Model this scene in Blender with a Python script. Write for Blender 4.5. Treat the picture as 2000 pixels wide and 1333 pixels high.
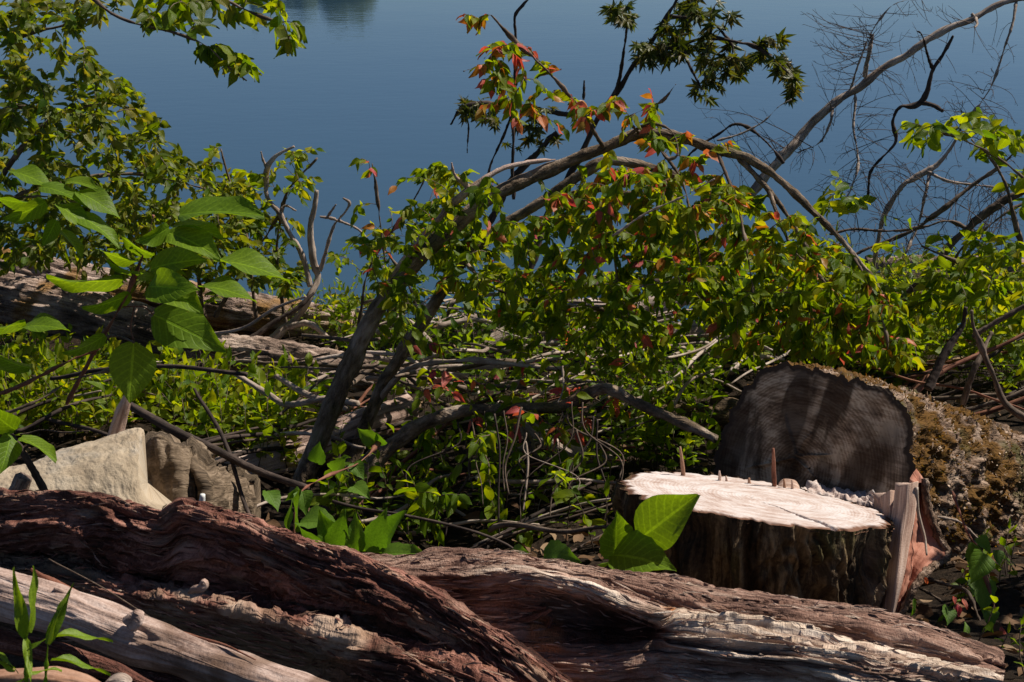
import bpy, math, random
import numpy as np
from mathutils import Vector, Matrix, Euler
R_ = math.radians
for o in list(bpy.data.objects): bpy.data.objects.remove(o)
S = bpy.context.scene
COL = S.collection

# ------------------------------------------------------------------ camera, sky, sun, exposure
CAMZ, PITCH, FPX = 1.6, R_(-18.0), 2747.0
cd = bpy.data.cameras.new('camera'); cam = bpy.data.objects.new('camera', cd); COL.objects.link(cam)
cam.location = (0, 0, CAMZ); cam.rotation_euler = (R_(90) + PITCH, 0, 0)
cd.sensor_width = 36; cd.lens = 36 * FPX / 2000; cd.clip_start = 0.05; cd.clip_end = 5000
cd.dof.use_dof = True; cd.dof.focus_distance = 4.6; cd.dof.aperture_fstop = 22
S.camera = cam
SUN_EL, SUN_AZ = R_(52), R_(68)          # azimuth from +Y towards +X
w = bpy.data.worlds.new('World'); S.world = w; w.use_nodes = True
wt = w.node_tree; wt.nodes.clear()
sky = wt.nodes.new('ShaderNodeTexSky'); sky.sky_type = 'NISHITA'; sky.sun_disc = False
sky.sun_elevation = SUN_EL; sky.sun_rotation = SUN_AZ; sky.air_density = 0.75; sky.dust_density = 0.1; sky.ozone_density = 4.0
bg = wt.nodes.new('ShaderNodeBackground'); bg.inputs['Strength'].default_value = 0.05
wo = wt.nodes.new('ShaderNodeOutputWorld')
wt.links.new(sky.outputs[0], bg.inputs[0]); wt.links.new(bg.outputs[0], wo.inputs[0])
sl = bpy.data.lights.new('sun', 'SUN'); sl.energy = 5.0; sl.angle = R_(0.53); sl.color = (1, 0.92, 0.80)
sun = bpy.data.objects.new('sun', sl); COL.objects.link(sun)
SDIR = Vector((math.sin(SUN_AZ) * math.cos(SUN_EL), math.cos(SUN_AZ) * math.cos(SUN_EL), math.sin(SUN_EL)))
sun.rotation_euler = (-SDIR).to_track_quat('-Z', 'Y').to_euler(); sun.location = (8, 4, 12)
S.view_settings.view_transform = 'Standard'; S.view_settings.look = 'None'
S.view_settings.exposure = 0.3; S.view_settings.gamma = 1; S.view_settings.use_curve_mapping = False
S.render.engine = 'CYCLES'
S.cycles.max_bounces = 8; S.cycles.transparent_max_bounces = 8

CP, SP = math.cos(PITCH), math.sin(PITCH)
def P(px, py, Y):
    """world point at depth Y along the sight line of a photograph pixel"""
    a, b = px - 1000.0, 666.5 - py
    d = np.array([a, CP * FPX - SP * b, SP * FPX + CP * b])
    return np.array([0, 0, CAMZ]) + d * (Y / d[1])
def PX(p):
    """pixel of a world point"""
    p = np.asarray(p, float) - np.array([0, 0, CAMZ])
    f = p[..., 1] * CP + p[..., 2] * SP; u = -p[..., 1] * SP + p[..., 2] * CP
    return 1000 + FPX * p[..., 0] / f, 666.5 - FPX * u / f
def PS(Y): return Y * 1.07 / FPX              # metres per pixel at depth Y
def path(pts, Y0, Y1=None):
    Y1 = Y0 if Y1 is None else Y1
    n = len(pts)
    return [P(p[0], p[1], p[2] if len(p) > 2 else Y0 + (Y1 - Y0) * i / max(1, n - 1)) for i, p in enumerate(pts)]

# ------------------------------------------------------------------ noise
_rs = np.random.RandomState(7)
_perm = _rs.permutation(256); _g = _rs.normal(size=(256, 3)); _g /= np.linalg.norm(_g, axis=1)[:, None]
def pn(p):
    p = np.asarray(p, float); i = np.floor(p).astype(np.int64); f = p - i; i &= 255
    u = f * f * f * (f * (f * 6 - 15) + 10); out = np.zeros(p.shape[:-1])
    for dx in (0, 1):
        wx = u[..., 0] if dx else 1 - u[..., 0]; hx = _perm[(i[..., 0] + dx) & 255]
        for dy in (0, 1):
            wy = u[..., 1] if dy else 1 - u[..., 1]; hy = _perm[(hx + i[..., 1] + dy) & 255]
            for dz in (0, 1):
                wz = u[..., 2] if dz else 1 - u[..., 2]; g = _g[_perm[(hy + i[..., 2] + dz) & 255]]
                out += wx * wy * wz * ((f[..., 0] - dx) * g[..., 0] + (f[..., 1] - dy) * g[..., 1] + (f[..., 2] - dz) * g[..., 2])
    return out * 1.5
def fbm(p, o=4, g=.5):
    s = 0; a = 1; p = np.asarray(p, float)
    for k in range(o): s = s + a * pn(p + 17.3 * k); p = p * 2.03; a *= g
    return s
def ridged(p, o=3, g=.5):
    s = 0; a = 1; p = np.asarray(p, float)
    for k in range(o): s = s + a * (1 - 2 * np.abs(pn(p + 9.1 * k))); p = p * 2.1; a *= g
    return s
def sm(a, b, x):
    t = np.clip((np.asarray(x, float) - a) / (b - a), 0, 1); return t * t * (3 - 2 * t)
def terr(x, n, s=.22):
    y = x * n; f = np.floor(y); return (f + sm(.5 - s, .5 + s, y - f)) / n
def unit(v):
    v = np.asarray(v, float); return v / (np.linalg.norm(v, axis=-1, keepdims=True) + 1e-12)

# ------------------------------------------------------------------ mesh building
class MB:
    def __init__(s): s.v = []; s.r = []; s.q = []; s.t = []; s.m = []; s.c = []; s.uv = []; s.n = 0; s.tm = []
    def add(s, v, quads=None, tris=None, rest=None, mi=0, mask=None, uv=None):
        v = np.asarray(v, float).reshape(-1, 3); k = len(v)
        s.v.append(v); s.r.append(v if rest is None else np.asarray(rest, float).reshape(-1, 3))
        s.c.append(np.zeros((k, 4)) if mask is None else np.asarray(mask, float).reshape(-1, 4))
        s.uv.append(np.zeros((k, 2)) if uv is None else np.asarray(uv, float).reshape(-1, 2))
        if quads is not None and len(quads): s.q.append(np.asarray(quads) + s.n); s.m.append(np.full(len(quads), mi))
        if tris is not None and len(tris): s.t.append(np.asarray(tris) + s.n); s.tm.append(np.full(len(tris), mi))
        s.n += k; return s
    def mesh(s, name, mats, off=(0, 0, 0), smooth=True):
        me = bpy.data.meshes.new(name)
        if not s.v: return me
        v = np.concatenate(s.v) - np.asarray(off, float)
        q = np.concatenate(s.q) if s.q else np.zeros((0, 4), int); t = np.concatenate(s.t) if s.t else np.zeros((0, 3), int)
        nq, ntr = len(q), len(t); li = np.concatenate([q.ravel(), t.ravel()]).astype(np.int32)
        me.vertices.add(len(v)); me.vertices.foreach_set('co', v.ravel().astype(np.float32))
        me.loops.add(len(li)); me.loops.foreach_set('vertex_index', li)
        me.polygons.add(nq + ntr)
        ls = np.concatenate([np.arange(nq) * 4, nq * 4 + np.arange(ntr) * 3]).astype(np.int32)
        me.polygons.foreach_set('loop_start', ls)
        mi = np.concatenate((s.m if s.m else []) + (s.tm if s.tm else [])).astype(np.int32)
        for m in mats: me.materials.append(m)
        me.polygons.foreach_set('material_index', mi)
        me.polygons.foreach_set('use_smooth', np.full(nq + ntr, smooth))
        me.attributes.new('rest', 'FLOAT_VECTOR', 'POINT').data.foreach_set('vector', np.concatenate(s.r).ravel().astype(np.float32))
        me.attributes.new('mask', 'FLOAT_COLOR', 'POINT').data.foreach_set('color', np.concatenate(s.c).ravel().astype(np.float32))
        ul = me.uv_layers.new(name='UVMap'); uv = np.concatenate(s.uv)
        ul.data.foreach_set('uv', uv[li].ravel().astype(np.float32))
        me.update(calc_edges=True); return me

def tag(o, label=None, cat=None, group=None, kind=None):
    if label: o['label'] = label
    if cat: o['category'] = cat
    if group: o['group'] = group
    if kind: o['kind'] = kind
    return o
def empty(name, loc, label, cat, group=None):
    o = bpy.data.objects.new(name, None); COL.objects.link(o); o.location = [float(x) for x in loc]; o.empty_display_size = .1
    return tag(o, label, cat, group)
def wloc(o):
    v = np.zeros(3)
    while o: v = v + np.array(o.location); o = o.parent
    return v
def obj(name, mb, mats, parent=None, loc=None, kind=None, smooth=True):
    if not isinstance(mats, (list, tuple)): mats = [mats]
    base = wloc(parent) if parent else np.zeros(3)
    org = base if loc is None else np.asarray(loc, float)
    o = bpy.data.objects.new(name, mb.mesh(name, mats, org, smooth)); COL.objects.link(o)
    o.location = org - base if parent else org
    if parent: o.parent = parent
    if kind: o['kind'] = kind
    return o

def smooth_path(pts, n):
    p = np.asarray(pts, float)
    if len(p) == 2: return p[0] + (p[1] - p[0]) * np.linspace(0, 1, n)[:, None]
    e = np.concatenate([[2 * p[0] - p[1]], p, [2 * p[-1] - p[-2]]])
    d = np.concatenate([[0], np.cumsum(np.linalg.norm(np.diff(p, axis=0), axis=1))])
    t = np.interp(np.linspace(0, d[-1], n), d, np.arange(len(p)))
    i = np.minimum(t.astype(int), len(p) - 2); f = (t - i)[:, None]
    a, b, c, g = e[i], e[i + 1], e[i + 2], e[i + 3]
    return .5 * (2 * b + (c - a) * f + (2 * a - 5 * b + 4 * c - g) * f ** 2 + (3 * b - a - 3 * c + g) * f ** 3)
def frames(c):
    t = unit(np.gradient(c, axis=0)); up = np.array([0, 0, 1.]) if abs(t[0][2]) < .9 else np.array([0, 1., 0])
    s = np.zeros_like(t); s[0] = unit(np.cross(t[0], up))
    for k in range(1, len(t)):
        x = s[k - 1] - t[k] * np.dot(s[k - 1], t[k]); s[k] = unit(x)
    return t, s, np.cross(s, t)
def grid_quads(nv, nu, wrap=True):
    j = np.arange(nv - 1)[:, None]; i = np.arange(nu if wrap else nu - 1)[None, :]; i2 = (i + 1) % nu
    return np.stack([j * nu + i, j * nu + i2, (j + 1) * nu + i2, (j + 1) * nu + i], -1).reshape(-1, 4)
def tube(mb, pts, rad, nu=8, nv=None, disp=None, cap=True, mi=0, wob=0., seed=0, maskf=None, rough=0.):
    L = np.sum(np.linalg.norm(np.diff(np.asarray(pts, float), axis=0), axis=1))
    rad = np.atleast_1d(np.asarray(rad, float))
    if nv is None: nv = max(4, min(60, int(L / max(.02, rad.mean() * 2.2)) + len(pts)))
    c = smooth_path(pts, nv)
    if wob:
        q = c * 4 + seed * 3.7; c = c + wob * np.stack([pn(q), pn(q + 31), pn(q + 57)], -1) * sm(0, .06, np.minimum(np.linspace(0, 1, nv), 1))[:, None]
    r = np.interp(np.linspace(0, 1, nv), np.linspace(0, 1, len(rad)), rad)
    t, s, b = frames(c); th = np.linspace(0, 2 * math.pi, nu, endpoint=False)
    along = np.concatenate([[0], np.cumsum(np.linalg.norm(np.diff(c, axis=0), axis=1))])
    ct, st = np.cos(th), np.sin(th)
    rest = np.stack([np.broadcast_to(r[:, None] * ct, (nv, nu)), np.broadcast_to(r[:, None] * st, (nv, nu)), np.broadcast_to(along[:, None], (nv, nu))], -1) + seed * 1.37
    rr = np.broadcast_to(r[:, None], (nv, nu)).copy()
    if rough: rr = rr * (1 + rough * fbm(rest * np.array([1, 1, .5]) * (1.2 / max(r.mean(), .004)), 2))
    if disp is not None: rr = rr + disp(rest, th, along / max(along[-1], 1e-6))
    v = c[:, None, :] + rr[..., None] * (ct[None, :, None] * s[:, None, :] + st[None, :, None] * b[:, None, :])
    mask = None if maskf is None else maskf(rest, th, along / along[-1], v)
    if cap:
        e0 = c[:1] + (v[0] - c[0]) * .03; e1 = c[-1:] + (v[-1] - c[-1]) * .03
        v = np.concatenate([e0[None], v, e1[None]]); rest = np.concatenate([rest[:1] * [.03, .03, 1], rest, rest[-1:] * [.03, .03, 1]])
        if mask is not None: mask = np.concatenate([mask[:1], mask, mask[-1:]])
        nv += 2
    mb.add(v, grid_quads(nv, nu), rest=rest, mi=mi, mask=mask)
    return v if not cap else v[1:-1]

def loft(mb, rails, nx, res, disp=None, back=None, mode='x', bl=.6, maskf=None, sm_k=13, mi=0, xr=None):
    """skin a solid over rails of (px, py, depth), closed behind by the rails 'back' (offsets from the first rail)"""
    rr = []
    for rl in rails:
        a = np.asarray(rl, float)
        if mode == 'x':
            xs = np.linspace(xr[0], xr[1], nx); q = np.stack([xs, np.interp(xs, a[:, 0], a[:, 1]), np.interp(xs, a[:, 0], a[:, 2])], -1)
        else:
            t = np.linspace(0, len(a) - 1, nx); e = np.concatenate([[2 * a[0] - a[1]], a, [2 * a[-1] - a[-2]]]); i = np.minimum(t.astype(int), len(a) - 2); f = (t - i)[:, None]
            q = .5 * (2 * e[i + 1] + (e[i + 2] - e[i]) * f + (2 * e[i] - 5 * e[i + 1] + 4 * e[i + 2] - e[i + 3]) * f ** 2 + (3 * e[i + 1] - e[i] - 3 * e[i + 2] + e[i + 3]) * f ** 3)
        if sm_k > 1 and nx > 100:
            k = np.ones(sm_k) / sm_k; pad = sm_k // 2
            for z in range(3):
                for _ in range(2):
                    e = np.concatenate([np.full(pad, 2 * q[0, z]) - q[1:pad + 1, z][::-1], q[:, z], np.full(pad, 2 * q[-1, z]) - q[-pad - 1:-1, z][::-1]])
                    q[:, z] = np.convolve(e, k, 'valid')
        rr.append(np.stack([P(*x) for x in q]))
    nfront = len(rr)
    for (dx, dy, dz) in reversed(back or []): rr.append(rr[0] + np.array([dx, dy, dz]))
    rr = np.stack(rr); nr = len(rr); out = []; wpar = []
    for k in range(nr):
        a, b, c, d = rr[(k - 1) % nr], rr[k], rr[(k + 1) % nr], rr[(k + 2) % nr]
        L = np.mean(np.linalg.norm(c - b, axis=1)); back_seg = k >= nfront - 1
        n = max(2, int(L / (res * (6 if back_seg else 1))))
        for f in np.arange(n) / n:
            cr = .5 * (2 * b + (c - a) * f + (2 * a - 5 * b + 4 * c - d) * f ** 2 + (3 * b - a - 3 * c + d) * f ** 3)
            out.append(bl * cr + (1 - bl) * (b + (c - b) * f)); wpar.append(k + f)
    g = np.stack(out); wpar = np.array(wpar); nv = len(g)          # (nv, nx, 3)
    al = np.concatenate([np.zeros((nv, 1)), np.cumsum(np.linalg.norm(np.diff(g, axis=1), axis=2), axis=1)], 1)
    ac = np.concatenate([np.zeros((1, nx)), np.cumsum(np.linalg.norm(np.diff(g, axis=0), axis=2), axis=0)], 0)
    rest = np.stack([np.broadcast_to(ac.mean(1)[:, None], ac.shape), np.zeros_like(ac), np.broadcast_to(al.mean(0), al.shape)], -1)
    du = np.gradient(g, axis=1); dv = np.roll(g, -1, 0) - np.roll(g, 1, 0)
    n = unit(np.cross(dv, du)); cen = g.mean((0, 1))
    ce = g.mean(0)[None]
    if np.mean(np.sum(n * (g - ce), -1)) < 0: n = -n
    W = np.broadcast_to(wpar[:, None], (nv, nx)); U = np.broadcast_to(np.linspace(0, 1, nx)[None], (nv, nx))
    pxs, pys = PX(g)
    mask = None if maskf is None else maskf(U, W, rest, pxs, pys)
    if disp is not None: g = g + n * disp(rest, U, W, pxs, pys)[..., None]
    gg = np.swapaxes(g, 0, 1); rs = np.swapaxes(rest, 0, 1); mk = None if mask is None else np.swapaxes(mask, 0, 1)
    e0 = gg[0].mean(0) + (gg[0] - gg[0].mean(0)) * .5; e1 = gg[-1].mean(0) + (gg[-1] - gg[-1].mean(0)) * .5
    c0 = gg[0].mean(0) + (gg[0] - gg[0].mean(0)) * .02; c1 = gg[-1].mean(0) + (gg[-1] - gg[-1].mean(0)) * .02
    gg = np.concatenate([c0[None], e0[None], gg, e1[None], c1[None]]); rs = np.concatenate([rs[:1], rs[:1], rs, rs[-1:], rs[-1:]])
    if mk is not None: mk = np.concatenate([mk[:1], mk[:1], mk, mk[-1:], mk[-1:]])
    mb.add(gg, grid_quads(nx + 4, nv), rest=rs, mask=mk, mi=mi)
    return gg

# ------------------------------------------------------------------ materials
class NT:
    def __init__(s, name):
        s.m = bpy.data.materials.new(name); s.m.use_nodes = True; s.t = s.m.node_tree; s.t.nodes.clear()
        s.out = s.t.nodes.new('ShaderNodeOutputMaterial')
    def n(s, typ, ins=None, out=0, **props):
        x = s.t.nodes.new(typ)
        for k, v in props.items(): setattr(x, k, v)
        for k, v in (ins or {}).items():
            sk = x.inputs[k]
            if isinstance(v, bpy.types.NodeSocket): s.t.links.new(v, sk)
            else:
                if isinstance(v, (tuple, list)) and len(v) == 3 and sk.type == 'RGBA': v = (*v, 1)
                sk.default_value = v
        return x.outputs[out]
    def attr(s, name, out='Vector'): return s.n('ShaderNodeAttribute', attribute_name=name, out=out)
    def mapv(s, v, sc, loc=(0, 0, 0)): return s.n('ShaderNodeMapping', {'Vector': v, 'Scale': sc, 'Location': loc})
    def noise(s, v, scale, detail=4, rough=.55, dist=0., out=0): return s.n('ShaderNodeTexNoise', {'Vector': v, 'Scale': scale, 'Detail': detail, 'Roughness': rough, 'Distortion': dist}, out=out)
    def ramp(s, f, stops):
        x = s.t.nodes.new('ShaderNodeValToRGB'); s.t.links.new(f, x.inputs[0]); e = x.color_ramp.elements
        while len(e) < len(stops): e.new(.5)
        for el, (p, c) in zip(e, stops):
            el.position = p; el.color = (*c, 1) if not isinstance(c, (int, float)) else (c, c, c, 1)
        return x.outputs[0]
    def mix(s, f, a, b, bt='MIX'):
        x = s.t.nodes.new('ShaderNodeMix'); x.data_type = 'RGBA'; x.blend_type = bt
        for k, v in ((0, f), (6, a), (7, b)):
            if isinstance(v, bpy.types.NodeSocket): s.t.links.new(v, x.inputs[k])
            else: x.inputs[k].default_value = v if k == 0 else ((*v, 1) if len(v) == 3 else v)
        return x.outputs[2]
    def math(s, op, a, b=0., c=0.):
        x = s.t.nodes.new('ShaderNodeMath'); x.operation = op
        for k, v in enumerate((a, b, c)):
            if isinstance(v, bpy.types.NodeSocket): s.t.links.new(v, x.inputs[k])
            else: x.inputs[k].default_value = v
        return x.outputs[0]
    def bump(s, h, st=.5, d=.01): return s.n('ShaderNodeBump', {'Height': h, 'Strength': st, 'Distance': d})
    def surf(s, sh): s.t.links.new(sh, s.out.inputs[0]); return s.m
    def prin(s, col, rough=.8, nrm=None, spec=.3, **kw):
        i = {'Base Color': col, 'Roughness': rough, 'Specular IOR Level': spec}
        if nrm is not None: i['Normal'] = nrm
        return s.n('ShaderNodeBsdfPrincipled', {**i, **kw})

def wood_mat(name, dark, mid, light, fib=90, alongs=.1, patch=6, bstr=.7, bdist=.006, rough=.85, pale=None, dust=None, stain=None, spread=(.40, .5, .61)):
    n = NT(name); v = n.attr('rest'); a = n.mapv(v, (1, 1, alongs)); a2 = n.mapv(v, (1, 1, .45))
    f1 = n.noise(a, fib, 6, .65, .4); f2 = n.noise(a2, patch, 4, .6); f3 = n.noise(v, fib * 2.2, 3, .6)
    h = n.math('MULTIPLY_ADD', f2, .8, n.math('MULTIPLY', f1, .7)); h = n.math('MULTIPLY_ADD', f3, .25, h)
    c = n.ramp(n.math('MULTIPLY', h, .58), [(spread[0], dark), (spread[1], mid), (spread[2], light)])
    mk = n.n('ShaderNodeSeparateColor', {0: n.attr('mask', 'Color')}).node
    if pale: c = n.mix(mk.outputs[0], c, n.ramp(n.math('MULTIPLY_ADD', f2, .4, n.math('MULTIPLY', f1, .6)), [(.36, [x * k for x, k in zip(pale, (.32, .24, .2))]), (.46, [x * k for x, k in zip(pale, (.75, .68, .62))]), (.58, pale)]))
    if stain: c = n.mix(mk.outputs[2], c, n.ramp(f1, [(.3, [x * .5 for x in stain]), (.7, stain)]))
    if dust: c = n.mix(mk.outputs[1], c, n.ramp(f3, [(.35, [x * .5 for x in dust]), (.65, dust)]))
    crack = n.ramp(n.noise(a, fib * .45, 3, .5, .8), [(.44, 1), (.49, 0), (.51, 0), (.56, 1)])
    hb = n.math('MULTIPLY_ADD', crack, .35, n.math('MULTIPLY_ADD', f3, .5, f1))
    return n.surf(n.prin(c, rough, n.bump(hb, bstr, bdist), .25))

def leaf_mat(name, cols, trans, tf=.42, veins=9, vein_l=1.6, rough=.42, spec=.35, spots=None):
    n = NT(name)
    rnd = n.math('FRACT', n.math('ADD', n.n('ShaderNodeObjectInfo', out='Random'), n.n('ShaderNodeNewGeometry', out='Random Per Island')))
    k = len(cols); c = n.ramp(rnd, [((i + .5) / k, cols[i]) for i in range(k)])
    uv = n.n('ShaderNodeTexCoord', out='UV'); sx = n.n('ShaderNodeSeparateXYZ', {0: uv}).node
    au = n.math('ABSOLUTE', n.math('SUBTRACT', sx.outputs[0], .5))
    vp = n.math('FRACT', n.math('MULTIPLY', n.math('SUBTRACT', sx.outputs[1], n.math('MULTIPLY', au, .55)), veins))
    vl = n.ramp(n.math('ABSOLUTE', n.math('SUBTRACT', vp, .5)), [(.0, 1), (.1, .25), (.2, 0)])
    mid = n.ramp(au, [(0, 1), (.018, 1), (.04, 0)])
    vein = n.math('MAXIMUM', n.math('MULTIPLY', vl, .55), mid)
    obn = n.noise(n.n('ShaderNodeTexCoord', out='Object'), 28, 3, .6)
    c = n.mix(1., c, n.ramp(obn, [(.3, (.72, .75, .7)), (.7, (1.15, 1.12, 1.1))]), 'MULTIPLY')
    c = n.mix(n.math('MULTIPLY', vein, .6), c, n.mix(1., c, (vein_l, vein_l * .97, vein_l), 'MULTIPLY'))
    if spots:
        sp = n.ramp(n.noise(n.n('ShaderNodeTexCoord', out='Object'), 9, 4, .65), [(.66, 0), (.70, 1)]); c = n.mix(n.math('MULTIPLY', sp, .6), c, spots)
    tr = n.mix(1., c, trans, 'MULTIPLY')
    bp = n.bump(n.math('MULTIPLY_ADD', vein, -1., n.math('MULTIPLY', obn, .5)), .35, .004)
    a = n.prin(c, rough, bp, spec); b = n.n('ShaderNodeBsdfTranslucent', {'Color': tr})
    return n.surf(n.n('ShaderNodeMixShader', {0: tf, 1: a, 2: b}))

def plain(name, col, rough=.6, var=.25, sc=40):
    n = NT(name); f = n.noise(n.attr('rest'), sc, 4)
    return n.surf(n.prin(n.ramp(f, [(.3, [x * (1 - var) for x in col]), (.7, [x * (1 + var) for x in col])]), rough, n.bump(f, .3, .003)))

M = {}
M['logA'] = wood_mat('rotten_red_wood', (.022, .009, .006), (.155, .060, .042), (.48, .235, .175), 120, .1, 10, 1., .010, pale=(.52, .38, .29), dust=(.42, .2, .1), stain=(.24, .16, .10))
M['logB'] = wood_mat('weathered_wood', (.05, .024, .018), (.24, .135, .10), (.50, .34, .265), 120, .08, 10, 1., .009, pale=(.74, .62, .52), dust=(.62, .28, .12), stain=(.09, .06, .045))
M['pole'] = wood_mat('bare_pole_wood', (.14, .085, .065), (.42, .30, .25), (.66, .53, .47), 80, .05, 6, .8, .005, stain=(.2, .12, .08))
M['pole2'] = wood_mat('orange_pole_wood', (.1, .05, .03), (.3, .16, .1), (.45, .28, .2), 60, .06, 6, .5, .003)
M['barkgrey'] = wood_mat('furrowed_pale_bark', (.05, .034, .026), (.27, .19, .15), (.55, .43, .36), 60, .14, 8, 1., .01, dust=(.34, .17, .03), stain=(.05, .035, .025), spread=(.41, .5, .60))
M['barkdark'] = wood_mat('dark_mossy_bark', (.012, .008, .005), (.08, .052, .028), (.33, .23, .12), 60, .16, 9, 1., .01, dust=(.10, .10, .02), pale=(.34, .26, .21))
M['mossbark'] = wood_mat('chipped_mossy_bark', (.03, .02, .015), (.16, .10, .065), (.46, .34, .26), 60, .5, 22, 1., .012, dust=(.15, .07, .008), stain=(.08, .075, .01))
M['trunk'] = wood_mat('smooth_grey_bark', (.04, .028, .018), (.14, .10, .065), (.30, .225, .16), 70, .35, 14, .9, .006, dust=(.12, .12, .03), pale=(.48, .4, .33))
M['twig'] = wood_mat('twig_bark', (.045, .032, .024), (.12, .085, .062), (.25, .19, .15), 120, .2, 20, .5, .002)
M['twigpale'] = wood_mat('pale_twig_bark', (.15, .11, .085), (.32, .25, .2), (.55, .46, .39), 100, .15, 14, .6, .002)
M['twigdark'] = wood_mat('dark_twig_bark', (.02, .014, .012), (.05, .036, .03), (.12, .085, .07), 100, .15, 14, .6, .002)
M['twigred'] = wood_mat('red_twig_bark', (.08, .03, .02), (.2, .08, .05), (.33, .16, .1), 100, .15, 14, .5, .002)
M['drift'] = wood_mat('driftwood', (.14, .10, .08), (.36, .28, .23), (.62, .52, .45), 80, .08, 7, .8, .005)
M['slab'] = wood_mat('torn_wood', (.26, .15, .11), (.48, .33, .26), (.68, .53, .45), 120, .03, 6, .7, .004)
M['bast'] = wood_mat('red_inner_bark', (.16, .05, .03), (.36, .15, .10), (.5, .26, .19), 60, .1, 8, .5, .003)
def cut_mat(name, c0, c1, c2, ring=.12, stain=None, rim=(.16, .08, .05)):
    n = NT(name); v = n.attr('rest'); s = n.n('ShaderNodeSeparateXYZ', {0: v}).node       # rest: x, y on the disc in metres, z = 0..1 radius
    d = n.noise(v, 7, 4, .6)
    rr = n.math('MULTIPLY_ADD', d, .035, n.n('ShaderNodeVectorMath', {0: n.n('ShaderNodeVectorMath', {0: v, 1: (1, 1, 0)}, operation='MULTIPLY')}, operation='LENGTH', out='Value'))
    rings = n.math('SINE', n.math('MULTIPLY', rr, 620.)); ring2 = n.math('SINE', n.math('MULTIPLY', rr, 130.))
    saw = n.noise(n.mapv(v, (9, 90, 1)), 1., 6, .7, .3); p = n.noise(n.mapv(v, (1, 1, 0)), 9, 5, .65)
    f = n.math('MULTIPLY_ADD', saw, .5, n.math('MULTIPLY', p, .6)); f = n.math('MULTIPLY_ADD', rings, ring * .35, f); f = n.math('MULTIPLY_ADD', ring2, ring * .3, f)
    c = n.ramp(f, [(.40, c0), (.53, c1), (.63, c2)])
    if stain:
        st = n.ramp(n.noise(n.mapv(v, (5.5, 1.6, 0), (3, 1, 0)), 1.6, 4, .55, .6), [(.44, 1), (.58, 0)]); c = n.mix(n.math('MULTIPLY', st, .85), c, stain)
        bl = n.ramp(n.noise(n.mapv(v, (1, 1, 0), (4, 8, 0)), 8, 3, .5), [(.5, 0), (.65, 1)]); c = n.mix(n.math('MULTIPLY', bl, .35), c, (.22, .18, .14))
    edge = n.ramp(n.math('MULTIPLY_ADD', p, .06, s.outputs[2]), [(.955, 0), (.985, 1)]); c = n.mix(edge, c, rim)
    hb = n.math('MULTIPLY_ADD', rings, ring, n.math('MULTIPLY_ADD', p, .4, saw))
    return n.surf(n.prin(c, .85, n.bump(hb, .5, .004), .2))
M['cut'] = cut_mat('fresh_cut_wood', (.36, .245, .205), (.52, .425, .385), (.61, .56, .545), .10)
M['oldcut'] = cut_mat('old_cut_wood', (.09, .055, .032), (.28, .195, .125), (.52, .41, .29), .10, stain=(.035, .019, .010), rim=(.05, .035, .025))
n = NT('limestone'); v = n.attr('rest'); f = n.noise(v, 9, 6, .6); f2 = n.noise(v, 60, 5, .7); sp = n.ramp(n.noise(v, 38, 3), [(.64, 0), (.72, 1)])
c = n.ramp(f, [(.3, (.30, .23, .16)), (.5, (.44, .355, .26)), (.7, (.53, .455, .36))]); c = n.mix(n.math('MULTIPLY', sp, .6), c, (.2, .15, .1))
c = n.mix(n.ramp(n.noise(n.mapv(v, (1, 1, 1), (3, 5, 1)), 5, 5, .7), [(.55, 0), (.7, .8)]), c, (.45, .43, .4))
c = n.mix(n.ramp(n.noise(v, 2.6, 5, .65), [(.42, .0), (.62, .6)]), c, (.30, .24, .17)); c = n.mix(n.ramp(n.noise(v, 110, 3, .6), [(.62, 0), (.7, .7)]), c, (.14, .105, .07))
M['rock'] = n.surf(n.prin(c, .9, n.bump(n.math('MULTIPLY_ADD', f2, .9, f), .9, .008), .2))
n = NT('bank_soil'); v = n.n('ShaderNodeNewGeometry', out='Position'); f = n.noise(v, 7, 6, .7); f2 = n.noise(v, 45, 4, .7)
M['soil'] = n.surf(n.prin(n.ramp(n.math('MULTIPLY_ADD', f2, .5, n.math('MULTIPLY', f, .5)), [(.38, (.008, .006, .004)), (.5, (.022, .015, .010)), (.68, (.055, .037, .024))]), .95, n.bump(f2, .9, .02), .1))
n = NT('river_water'); v = n.n('ShaderNodeNewGeometry', out='Position')
r1 = n.noise(n.mapv(v, (.5, .5, 1)), .8, 4, .5); r2 = n.noise(n.mapv(v, (1., 1.6, 1)), 3.5, 3, .5); r3 = n.noise(n.mapv(v, (.02, .06, 1)), 1., 3, .5)
M['water'] = n.surf(n.prin(n.ramp(r3, [(.3, (.026, .060, .100)), (.7, (.031, .070, .113))]), .035, n.bump(n.math('MULTIPLY_ADD', r2, .3, r1), .095, .05), .5, IOR=1.33))
M['farleaf'] = plain('far_foliage', (.022, .04, .012), .9, .5, 2)
M['farsoil'] = plain('far_bank_soil', (.05, .045, .03), .9, .4, 1)
M['litter'] = leaf_mat('dry_leaf', [(.09, .05, .028), (.19, .115, .065), (.13, .07, .04), (.28, .19, .12)], (1, .8, .5), .1, 7, 1.1, .8, .1)
G1, G2, G3 = (.085, .155, .006), (.13, .21, .007), (.19, .26, .009)
M['leafgreen'] = leaf_mat('green_leaf', [G1, G2, (.055, .12, .012), G3], (2.5, 2.05, .35), .58, spec=.22)
M['leafyellow'] = leaf_mat('yellow_green_leaf', [(.17, .25, .012), (.22, .27, .014), (.28, .28, .016), (.16, .23, .009)], (2.1, 1.8, .35), .58, spec=.22)
M['leafred'] = leaf_mat('red_leaf', [(.5, .08, .05), (.6, .16, .11), (.45, .05, .07), (.55, .17, .05)], (1.6, 1.2, .9), .4, 12, 1.5)
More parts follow.
